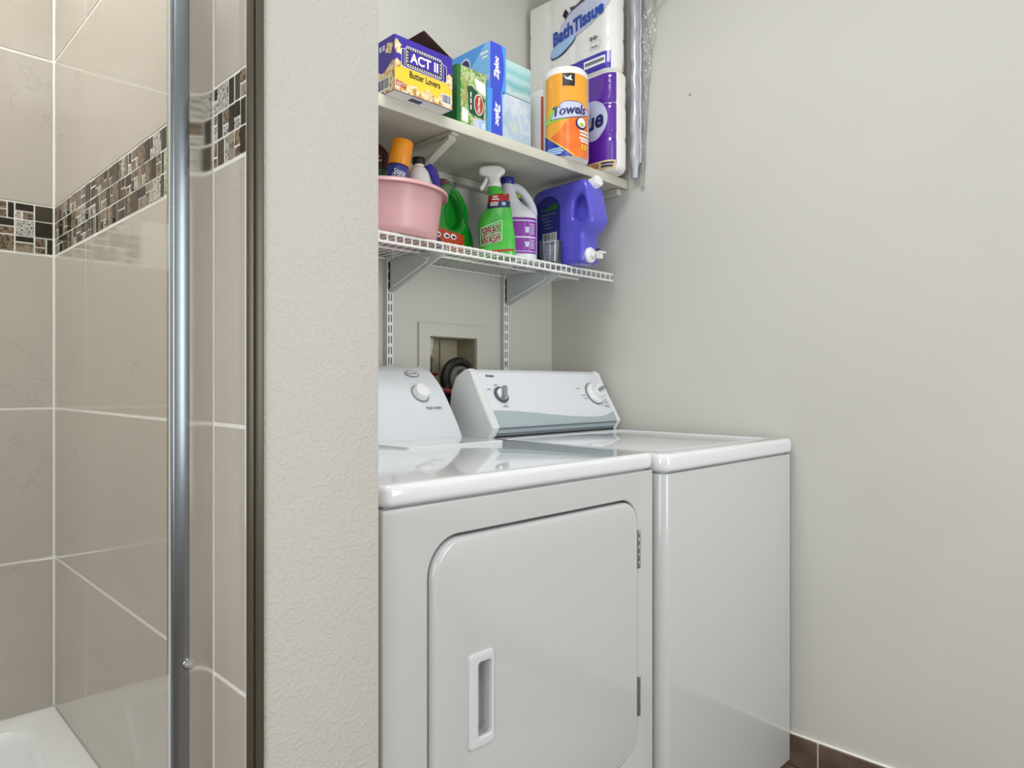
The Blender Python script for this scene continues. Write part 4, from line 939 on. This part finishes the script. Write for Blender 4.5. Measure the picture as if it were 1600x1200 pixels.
for a, b, c, d_ in ((-0.078, -0.036, 2.188, 2.189), (-0.078, -0.036, 2.214, 2.215), (-0.078, -0.077, 2.188, 2.215), (-0.037, -0.036, 2.188, 2.215)): patch('print_frame', 'ink_grey', t, mp, a, b, c, d_, 6, 1, 0.004)
for a in (-0.074, -0.058): poly('recycle_mark', 'ink_grey', t, mp, [(a+0.006*math.cos(q), 2.228+0.007*math.sin(q)) for q in [2*PI*i/6 for i in range(6)]], 0.004)
patch('corner_tag', 'tan_print', t, mp, 0.052, 0.080, 2.120, 2.146, 10, 3, 0.0016)
text('lettering', '5', 'black_print', t, mp, 0.059, 2.132, 0.007, 0.013, bold=0.03, lift=0.0028)
patch('print_line', 'navy_print', t, mp, 0.065, 0.078, 2.133, 2.138, 6, 1, 0.0028); patch('print_line', 'navy_print', t, mp, 0.065, 0.076, 2.126, 2.130, 6, 1, 0.0028)
# loose clear overwrap hanging beside the packs
rnd2 = random.Random(3)
tp = []
for i in range(26):
    z = 2.44 - i*(2.44-1.772)/25
    tp.append((1.936+0.002*math.sin(i*1.3), 1.353+0.002*math.sin(i*2.1), z))
tl = tube('plastic_tail', 'tail_grey', t, tp, [0.0185+0.0012*math.sin(i*2.7) if i < 24 else 0.012 for i in range(26)], 14); tl['label'] = 'grey rolled edge of clear plastic overwrap'
tube('plastic_fold', 'tail_grey', t, [(1.940, 1.334+0.0015*math.sin(i*1.7), 2.44-i*0.027) for i in range(24)], 0.005, 8)
bm = bmesh.new(); NZ, NY = 60, 16; gr = []
def tail_w(z):  # width of the film towards the viewer
    kn = [(1.74, 0.012), (1.90, 0.020), (2.05, 0.032), (2.15, 0.042), (2.26, 0.060), (2.31, 0.066), (2.335, 0.098), (2.37, 0.090), (2.44, 0.070)]
    for (a, b), (c, d_) in zip(kn, kn[1:]):
        if a <= z <= c: return b+(d_-b)*(z-a)/(c-a)
    return kn[-1][1]
for j in range(NZ+1):
    z = 1.742+(2.44-1.742)*j/NZ
    gr.append([bm.verts.new((1.950-0.006*abs(math.sin(i*1.1+z*23)) - 0.003*math.sin(z*61+i*0.8), 1.340-tail_w(z)*i/NY, z)) for i in range(NY+1)])
for j in range(NZ):
    for i in range(NY): bm.faces.new((gr[j][i], gr[j][i+1], gr[j+1][i+1], gr[j+1][i]))
pf = fin(bm, 'plastic_film', 'film', t, True, 60); pf['label'] = 'crumpled clear plastic film'

# ================================================================== THINGS ON THE WIRE SHELF
ZW = WZ + 0.0024
R45 = -PI/4
def interp_rings(rings, z):
    for a, b in zip(rings, rings[1:]):
        if a[0] <= z <= b[0]:
            f = (z-a[0])/(b[0]-a[0]); return [p+(q-p)*f for p, q in zip(a, b)]
    return rings[0] if z < rings[0][0] else rings[-1]
def loft_map(rings):
    def mp(s, t_, h_):
        z, rx, ry, ox, oy, ex = interp_rings(rings, t_)
        q = min(0.995, abs((s-ox)/rx)); y = -ry*(1-q**ex)**(1/ex)
        return Vector((s, oy+y-h_-0.0006, t_))
    return mp
# ---- pink basin
BC = (1.088, 1.570)
t = thing('pink_basin', 'pink plastic basin with a flared rim holding cleaning bottles', 'basin', (BC[0], BC[1], ZW))
lathe('bowl', 'basin_pink', t, [(0, 0), (0.128, 0), (0.135, 0.004), (0.139, 0.020), (0.152, 0.126), (0.150, 0.127), (0.136, 0.020), (0.131, 0.007), (0.12, 0.004), (0, 0.004)], 64, Matrix.Translation((BC[0], BC[1], ZW)), smooth=50)
lathe('rim', 'basin_pink', t, [(0.150, 0.124), (0.158, 0.129), (0.164, 0.127), (0.166, 0.121), (0.168, 0.122), (0.167, 0.129), (0.160, 0.1335), (0.150, 0.130)], 64, Matrix.Translation((BC[0], BC[1], ZW)), smooth=50)
ZB = ZW+0.0045
# aerosol can
t = thing('aerosol_can', 'orange capped blue aerosol can leaning in the pink basin', 'can', (1.046, 1.505, ZB+0.005), 0)
t.rotation_euler = (math.radians(-4), math.radians(9), R45)
can = lathe('can_body', 'can_blue', t, [(0, 0), (0.026, 0), (0.028, 0.003), (0.028, 0.168), (0.0265, 0.176), (0.025, 0.178), (0, 0.178)], 36, None, False)
mp = lambda s, t_, h_: Vector((0.028*math.sin(s/0.028)*(1+h_/0.028), -(0.028+h_)*math.cos(s/0.028), t_))
text('lettering', 'State', 'white_print', t, mp, 0.012, 0.157, 0.032, 0.013, bold=0.01, lift=0.0006, world=False)
text('lettering', 'GUARD', 'white_print', t, mp, 0.012, 0.144, 0.038, 0.013, bold=0.01, lift=0.0006, world=False)
patch('red_band', 'can_red', t, mp, -0.03, 0.042, 0.10, 0.134, 20, 2, 0.0004, False)
patch('pale_band', 'sky_print', t, mp, -0.043, -0.030, 0.06, 0.158, 6, 2, 0.0004, False)
cp = lathe('cap', 'cap_orange', t, [(0.0, 0.1785), (0.0275, 0.1785), (0.0285, 0.181), (0.0285, 0.243), (0.0275, 0.2455), (0.0255, 0.2455), (0.025, 0.240), (0, 0.239)], 36, None, False)
# white round shouldered bottle
t = thing('white_bottle', 'white round shouldered bottle with a black cap in the pink basin', 'bottle', (1.146, 1.502, ZB), R45)
lathe('bottle_body', 'bottle_white', t, [(0, 0), (0.030, 0), (0.0325, 0.004), (0.0325, 0.150), (0.031, 0.168), (0.026, 0.184), (0.018, 0.194), (0.0145, 0.197), (0.0145, 0.205), (0, 0.205)], 36, None, False)
lathe('blue_band', 'band_blue', t, [(0.0327, 0.112), (0.0330, 0.113), (0.0330, 0.147), (0.0327, 0.148)], 36, None, False)
lathe('cap', 'rubber_black', t, [(0, 0.2025), (0.0165, 0.2025), (0.0170, 0.204), (0.0170, 0.2195), (0.016, 0.221), (0, 0.221)], 30, None, False)
# maroon and green bottle at the partition
t = thing('maroon_bottle', 'dark maroon and green bottle at the partition end of the basin', 'bottle', (1.082, 1.600, ZB), R45)
loft('bottle_body', 'pouch_green', t, [(0, 0.022, 0.018, 0, 0, 2.4), (0.16, 0.024, 0.018, 0, 0, 2.4), (0.197, 0.024, 0.018, 0, 0, 2.4)], 28, 2, None, False)
lo_ = loft('bottle_top', 'maroon', t, [(0.1975, 0.028, 0.020, 0, 0, 2.4), (0.225, 0.0285, 0.020, 0, 0, 2.4), (0.243, 0.028, 0.020, 0, 0, 2.4), (0.262, 0.018, 0.014, -0.006, 0, 2.2), (0.268, 0.010, 0.010, -0.008, 0, 2)], 28, 3, None, False)
bars('pale_label', 'lilac_print', t, flat(frame((0, -0.0206, 0), (1, 0, 0), (0, 0, 1))), [(-0.022, 0.014, 0.214, 0.219)], 0.0, False)
bars('pale_label', 'lilac_print', t, flat(frame((0, -0.0206, 0), (1, 0, 0), (0, 0, 1))), [(-0.020, 0.010, 0.226, 0.230)], 0.0, False)
# purple pouch leaning in the basin
t = thing('purple_pouch', 'purple and silver folded pouch leaning in the pink basin', 'pouch', (1.190, 1.504, ZB+0.036), R45)
o2 = -0.062
out = [(-0.002, 0.066), (0.012, 0.066), (0.024, 0.160), (0.0245, 0.200), (0.018, 0.2230), (-0.0005, 0.2400), (-0.026, 0.228), (0.0025, 0.200), (0.010, 0.160)]
slab('purple_side', 'pouch_purple', t, [(a, b+o2) for a, b in out], 0.014, 0.002, frame((0, 0.004, 0), (1, 0, 0), (0, 0, 1)), world=False)
out = [(-0.006, 0.064), (0.002, 0.064), (0.0115, 0.145), (0.0105, 0.170), (0.003, 0.202), (-0.008, 0.206), (-0.014, 0.180), (-0.006, 0.130)]
slab('silver_side', 'pouch_silver', t, [(a, b+o2) for a, b in out], 0.010, 0.001, frame((-0.001, 0.010, 0), (1, 0, 0), (0, 0, 1)), world=False)
# clear scoop tray on the rim
t = thing('clear_tray', 'small clear plastic flared tray resting on the basin rim', 'tray', (1.247, 1.528, ZW+0.134), R45)
TR = [(0.0, 0.010), (0.012, 0.016), (0.040, 0.030), (0.046, 0.034)]
bm = bmesh.new(); R1 = []
for z, hw in TR:
    R1.append([bm.verts.new((x, y, z)) for x, y in rrect(-hw, hw, -hw*0.7, hw*0.7, hw*0.25, 3)])
R1.append([bm.verts.new((x, y, 0.0475)) for x, y in rrect(-0.040, 0.040, -0.030, 0.030, 0.010, 3)])
for A, B in zip(R1, R1[1:]):
    for i in range(len(A)): bm.faces.new((A[i], A[(i+1) % len(A)], B[(i+1) % len(A)], B[i]))
bm.faces.new(R1[0][::-1]); fin(bm, 'tray_wall', 'cup_clear', t, False, 40)
tube('tray_lip', 'cup_clear', t, [(x, y, 0.0482) for x, y in rrect(-0.040, 0.040, -0.030, 0.030, 0.010, 3)], 0.0014, 6, True, False)
# ---- green jug
ZJ = ZW; ZW = ZW+0.003
t = thing('green_jug', 'dark green detergent jug with an orange label behind the pink basin', 'jug', (1.355, 1.645, ZW))
ol = [(1.266, ZW), (1.262, ZW+0.01), (1.262, ZW+0.08), (1.270, ZW+0.135), (1.290, ZW+0.175), (1.310, ZW+0.200), (1.330, ZW+0.215), (1.352, ZW+0.218), (1.372, ZW+0.208), (1.392, ZW+0.185), (1.408, ZW+0.150), (1.420, ZW+0.115), (1.438, ZW+0.080), (1.444, ZW+0.050), (1.445, ZW+0.01), (1.441, ZW), (1.40, ZW), (1.355, ZW), (1.31, ZW)]
ol = [(p.x, p.y) for p in crom([Vector((a, b, 0)) for a, b in ol], 4)]
hole = [(1.337, ZW+0.115), (1.350, ZW+0.088), (1.372, ZW+0.090), (1.388, ZW+0.110), (1.386, ZW+0.140), (1.370, ZW+0.170), (1.350, ZW+0.180), (1.338, ZW+0.155)]
hole = [(p.x, p.y) for p in crom([Vector((a, b, 0)) for a, b in hole], 4)]
jb = slab('jug_body', 'jug_green', t, ol, 0.092, 0.022, front(1.694), holes=[hole])
slab('grip_recess', 'jug_green', jb, [((x-1.363)*1.15+1.363, (z-ZW-0.133)*1.15+ZW+0.133) for x, z in hole], 0.03, 0.005, front(1.664))
lathe('cap', 'cap_maroon', t, [(0, 0), (0.020, 0), (0.020, 0.018), (0.017, 0.022), (0, 0.022)], 28, Matrix.Translation((1.350, 1.648, ZW+0.213)))
mp = flat(front(1.602))
lb = poly('label', 'label_orange', t, mp, [(1.277, ZW+0.012), (1.395, ZW+0.012), (1.395, ZW+0.066), (1.277, ZW+0.078)], 0.0008)
poly('label_navy', 'navy_print', lb, mp, [(1.277, ZW+0.012), (1.325, ZW+0.012), (1.300, ZW+0.045), (1.277, ZW+0.05)], 0.0012)
for cx in (1.292, 1.326, 1.352):
    poly('drop_mark', 'white_print', lb, mp, [(cx+0.0115*math.cos(a), ZW+0.056+0.0085*math.sin(a)) for a in [2*PI*i/20 for i in range(20)]], 0.0014)
    poly('drop_mark', 'navy_print', lb, mp, [(cx+0.001+0.007*math.cos(a), ZW+0.055+0.004*math.sin(a)) for a in [2*PI*i/16 for i in range(16)]], 0.0018)
ZW = ZJ
# ---- spray bottle
t = thing('spray_bottle', 'bright green stain remover spray bottle with a white trigger', 'spray bottle', (1.464, 1.530, ZW), R45)
SR = [(0.0, 0.050, 0.026, 0.004, 0, 2.8), (0.006, 0.055, 0.030, 0.004, 0, 2.8), (0.07, 0.0555, 0.031, 0.0, 0, 2.8), (0.105, 0.0535, 0.030, -0.003, 0, 2.6), (0.128, 0.0475, 0.029, 0.0, 0, 2.4), (0.157, 0.0370, 0.027, 0.006, 0, 2.2), (0.180, 0.031, 0.025, 0.004, 0, 2.1), (0.197, 0.0255, 0.022, -0.001, 0, 2.0), (0.212, 0.021, 0.020, -0.007, 0, 2.0), (0.216, 0.019, 0.018, -0.008, 0, 2.0)]
loft('bottle_body', 'spray_green', t, SR, 48, 4, None, False)
mp = loft_map(SR)
def cr(pts, f): return [f(p) for p in pts]
def s6(x, y): return ((735+x/6.317-776)/512, (404-(250+y/6.317))/512)
shape_patch('red_label', 'spray_red', t, mp, lambda s: 0.166+0.16*s, lambda s: 0.189+0.20*s, -0.025, 0.038, 16, 0.0009, False)
shape_patch('navy_label', 'navy_print', t, mp, lambda s: 0.147+0.10*s, lambda s: 0.1655+0.16*s, -0.027, 0.041, 16, 0.0009, False)

for k_, (a, b, c) in enumerate(((-0.012, 0.004, 0.1790), (-0.014, 0.008, 0.1710), (-0.018, 0.006, 0.1600), (-0.020, 0.004, 0.1535))):
    patch('print_line', 'white_print', t, mp, a, b, c, c+0.0045, 4, 1, 0.0015, False)
poly('swirl_mark', 'sky_print', t, mp, [(0.022+0.007*math.cos(a), 0.160+0.006*math.sin(a)) for a in [2*PI*i/18 for i in range(18)]], 0.0015, False)
shape_patch('logo_card', 'white_print', t, mp, lambda s: 0.032+0.28*(s+0.049), lambda s: 0.086+0.36*(s+0.049), -0.049, 0.017, 16, 0.0010, False)
shape_patch('logo_field', 'spray_green', t, mp, lambda s: 0.0335+0.28*(s+0.048), lambda s: 0.0845+0.36*(s+0.048), -0.0480, 0.0158, 16, 0.0014, False)
text('lettering_edge', 'SPRAY', 'white_print', t, mp, -0.016, 0.0785, 0.061, 0.027, rot=0.30, shear=0.12, bold=0.075, lift=0.0019, world=False)
text('lettering', 'SPRAY', 'wash_red', t, mp, -0.016, 0.0785, 0.058, 0.0245, rot=0.30, shear=0.12, bold=0.03, lift=0.0025, world=False)
text('lettering_edge', 'WASH', 'white_print', t, mp, -0.0165, 0.0515, 0.062, 0.027, rot=0.26, shear=0.12, bold=0.075, lift=0.0019, world=False)
text('lettering', 'WASH', 'wash_red', t, mp, -0.0165, 0.0515, 0.059, 0.0245, rot=0.26, shear=0.12, bold=0.03, lift=0.0025, world=False)
shape_patch('foot_band', 'red_print', t, mp, lambda s: 0.010+0.10*(s+0.03), lambda s: 0.0165+0.10*(s+0.03), -0.030, 0.052, 16, 0.0010, False)
lathe('collar', 'trigger_white', t, [(0, 0.215), (0.0205, 0.215), (0.0215, 0.217), (0.0205, 0.228), (0, 0.228)], 28, Matrix.Translation((-0.007, 0, 0)), False)
hp = [s6(*q) for q in ((82, 128), (92, 92), (120, 76), (180, 68), (250, 66), (305, 80), (338, 105), (340, 128), (318, 150), (294, 168), (290, 210), (294, 262), (184, 262), (180, 210), (168, 182), (130, 168), (96, 158))]
hp = [(p.x, p.y) for p in crom([Vector((a, b, 0)) for a, b in hp], 3)]
slab('spray_head', 'trigger_white', t, hp, 0.030, 0.008, frame((0, 0.015, 0), (1, 0, 0), (0, 0, 1)), world=False)
tg = [s6(*q) for q in ((150, 170), (182, 205), (160, 245), (132, 296), (110, 308), (90, 296), (95, 270), (130, 215))]
tg = [(p.x, p.y) for p in crom([Vector((a, b, 0)) for a, b in tg], 3)]
slab('trigger', 'trigger_white', t, tg, 0.016, 0.005, frame((0, 0.008, 0), (1, 0, 0), (0, 0, 1)), world=False)
# ---- white jug with handle
t = thing('white_jug', 'white bleach style jug with a blue cap and purple label', 'jug', (1.571, 1.545, ZW+0.001), R45)
JR = [(0.0, 0.056, 0.042, 0, 0, 2.6), (0.006, 0.0605, 0.046, 0, 0, 2.6), (0.13, 0.0615, 0.047, 0, 0, 2.6), (0.150, 0.0600, 0.046, 0, 0, 2.5), (0.166, 0.0520, 0.042, -0.008, 0, 2.3), (0.182, 0.0400, 0.036, -0.020, 0, 2.2), (0.202, 0.0300, 0.030, -0.027, 0, 2.0), (0.226, 0.0230, 0.023, -0.031, 0, 2.0), (0.248, 0.0190, 0.019, -0.033, 0, 2.0)]
loft('jug_body', 'jug_white', t, JR, 48, 4, None, False)
hpts = crom([Vector(p) for p in ((-0.028, 0, 0.236), (-0.008, 0, 0.239), (0.012, 0, 0.228), (0.032, 0, 0.203), (0.046, 0, 0.175), (0.050, 0, 0.152), (0.046, 0, 0.136))], 4, False)
tube('handle', 'jug_white', t, hpts, [0.0125]*len(hpts), 14, False, False)
lathe('cap', 'cap_blue', t, [(0, 0.247), (0.0215, 0.247), (0.0225, 0.249), (0.0225, 0.266), (0.021, 0.2685), (0, 0.2685)], 30, Matrix.Translation((-0.033, 0, 0)), False)
mp = loft_map(JR)
lb = patch('label', 'label_purple', t, mp, -0.040, 0.0585, 0.022, 0.134, 24, 4, 0.0008, False)
for a, b, c, d_ in ((-0.04, 0.056, 0.122, 0.1255), (-0.04, 0.056, 0.070, 0.075), (-0.04, 0.056, 0.0275, 0.0295), (0.0205, 0.0212, 0.03, 0.122), (0.036, 0.0367, 0.03, 0.122)):
    patch('label_rule', 'lilac_print', lb, mp, a, b, c, d_, 16, 2, 0.0013, False)
poly('label_icon', 'lilac_print', lb, mp, [(0.024, 0.086), (0.034, 0.086), (0.035, 0.104), (0.023, 0.104)], 0.0015, False)
poly('label_icon', 'lilac_print', lb, mp, [(0.025, 0.042), (0.033, 0.042), (0.034, 0.052), (0.0365, 0.058), (0.0215, 0.058), (0.024, 0.052)], 0.0015, False)
for z in (0.112, 0.106, 0.100, 0.094, 0.088, 0.082, 0.062, 0.056, 0.050, 0.044, 0.038): patch('label_line', 'lilac_print', lb, mp, 0.039, 0.052, z, z+0.0025, 4, 1, 0.0014, False)
# yellow capped bottle behind
t = thing('yellow_cap_bottle', 'yellow capped bottle mostly hidden behind the white jug', 'bottle', (1.662, 1.640, ZW), R45)
lathe('bottle_body', 'det_navy', t, [(0, 0), (0.026, 0), (0.028, 0.004), (0.028, 0.20), (0.018, 0.232), (0.012, 0.24), (0, 0.24)], 28, None, False)
lathe('cap', 'sponge_yellow', t, [(0, 0.239), (0.013, 0.239), (0.014, 0.241), (0.012, 0.272), (0.006, 0.279), (0, 0.279)], 24, None, False)
# ---- big purple detergent dispenser lying with its tap over the shelf edge
t = thing('detergent_dispenser', 'large purple laundry detergent dispenser with a white tap at the shelf end', 'detergent', (1.7425, 1.50, ZW))
dp = [(1.602, ZW), (1.611, ZW+0.03), (1.613, ZW+0.13), (1.609, ZW+0.215), (1.597, ZW+0.250), (1.565, ZW+0.262), (1.50, ZW+0.264), (1.44, ZW+0.265), (1.402, ZW+0.2655), (1.380, ZW+0.258), (1.369, ZW+0.240), (1.358, ZW+0.196), (1.349, ZW+0.150), (1.351, ZW+0.122), (1.368, ZW+0.104), (1.386, ZW+0.092), (1.387, ZW+0.06), (1.387, ZW+0.015), (1.395, ZW+0.002), (1.42, ZW), (1.50, ZW), (1.56, ZW)]
dp = [(-p.x, p.y) for p in crom([Vector((a, b, 0)) for a, b in dp], 4)]
dh = [(1.428, ZW+0.150), (1.424, ZW+0.195), (1.405, ZW+0.212), (1.386, ZW+0.205), (1.378, ZW+0.170), (1.378, ZW+0.144), (1.392, ZW+0.132), (1.415, ZW+0.136)]
dh = [(-p.x, p.y) for p in crom([Vector((a, b, 0)) for a, b in dh], 4)]
db = slab('tank', 'det_purple', t, dp, 0.085, 0.013, leftface(1.785), holes=[dh])
slab('grip_recess', 'det_purple', db, [((x+1.40)*1.15-1.40, (z-ZW-0.166)*1.15+ZW+0.166) for x, z in dh], 0.03, 0.006, leftface(1.760))
mp = flat(leftface(1.7005))
arch = [(-1.588, ZW+0.022), (-1.480, ZW+0.022), (-1.480, ZW+0.180)] + [(-1.534+0.054*math.cos(a), ZW+0.185+0.048*math.sin(a)) for a in [PI*i/16 for i in range(17)]] + [(-1.588, ZW+0.180)]
lb = poly('label', 'det_navy', t, mp, arch, 0.0008)
poly('label_swoosh', 'peas_green', lb, mp, [(-1.575, ZW+0.186), (-1.520, ZW+0.198), (-1.492, ZW+0.206), (-1.488, ZW+0.188), (-1.530, ZW+0.184)], 0.0014)
for (a, b, z) in ((-1.565, -1.498, 0.172), (-1.56, -1.53, 0.160), (-1.552, -1.515, 0.149), (-1.55, -1.52, 0.138), (-1.55, -1.51, 0.127), (-1.56, -1.50, 0.066), (-1.555, -1.51, 0.056), (-1.56, -1.495, 0.042)): bars('label_line', 'ink_grey', lb, mp, [(a, b, ZW+z, ZW+z+0.003)], 0.0014)
barcode(lb, mp, -1.556, -1.494, ZW+0.082, ZW+0.112, 'black_print', 0.0012)
Fc = frame((1.742, 1.379, ZW+0.250), (1, 0, 0), (0, 0.35, 0.94))
lathe('fill_cap', 'trigger_white', t, [(0, 0), (0.021, 0), (0.021, 0.003), (0.019, 0.004), (0.0195, 0.024), (0.018, 0.027), (0, 0.028)], 30, Fc)
Fs = frame((1.735, 1.388, ZW+0.026), (1, 0, 0), (0, 0, 1))
tp_ = lathe('tap_boss', 'trigger_white', t, [(0, 0), (0.0245, 0), (0.0245, 0.008), (0.021, 0.012), (0.014, 0.013), (0.013, 0.024), (0.009, 0.026), (0.009, 0.040), (0, 0.041)], 30, Fs)
box('tap_spout', 'trigger_white', tp_, 1.727, 1.743, 1.338, 1.354, ZW+0.010, ZW+0.034, 0.002, 2)
box('tap_wing', 'trigger_white', tp_, 1.722, 1.748, 1.330, 1.338, ZW+0.026, ZW+0.031, 0.001, 1)
lathe('tap_button', 'navy_print', tp_, [(0, 0), (0.008, 0), (0.008, 0.006), (0.006, 0.008), (0, 0.008)], 18, Matrix.Translation((1.735, 1.352, ZW+0.0345)))
# ---- measuring cup
t = thing('measuring_cup', 'clear plastic measuring cup in front of the purple dispenser', 'cup', (1.654, 1.479, ZW))
lathe('cup_wall', 'cup_clear', t, [(0, 0.0), (0.0335, 0.0), (0.0345, 0.002), (0.037, 0.066), (0.0355, 0.066), (0.033, 0.003), (0, 0.002)], 40, Matrix.Translation((1.654, 1.479, ZW)))
lathe('cup_rim', 'cup_clear', t, [(0.0365, 0.066), (0.0385, 0.066), (0.0385, 0.069), (0.0355, 0.069), (0.0355, 0.066)], 40, Matrix.Translation((1.654, 1.479, ZW)))
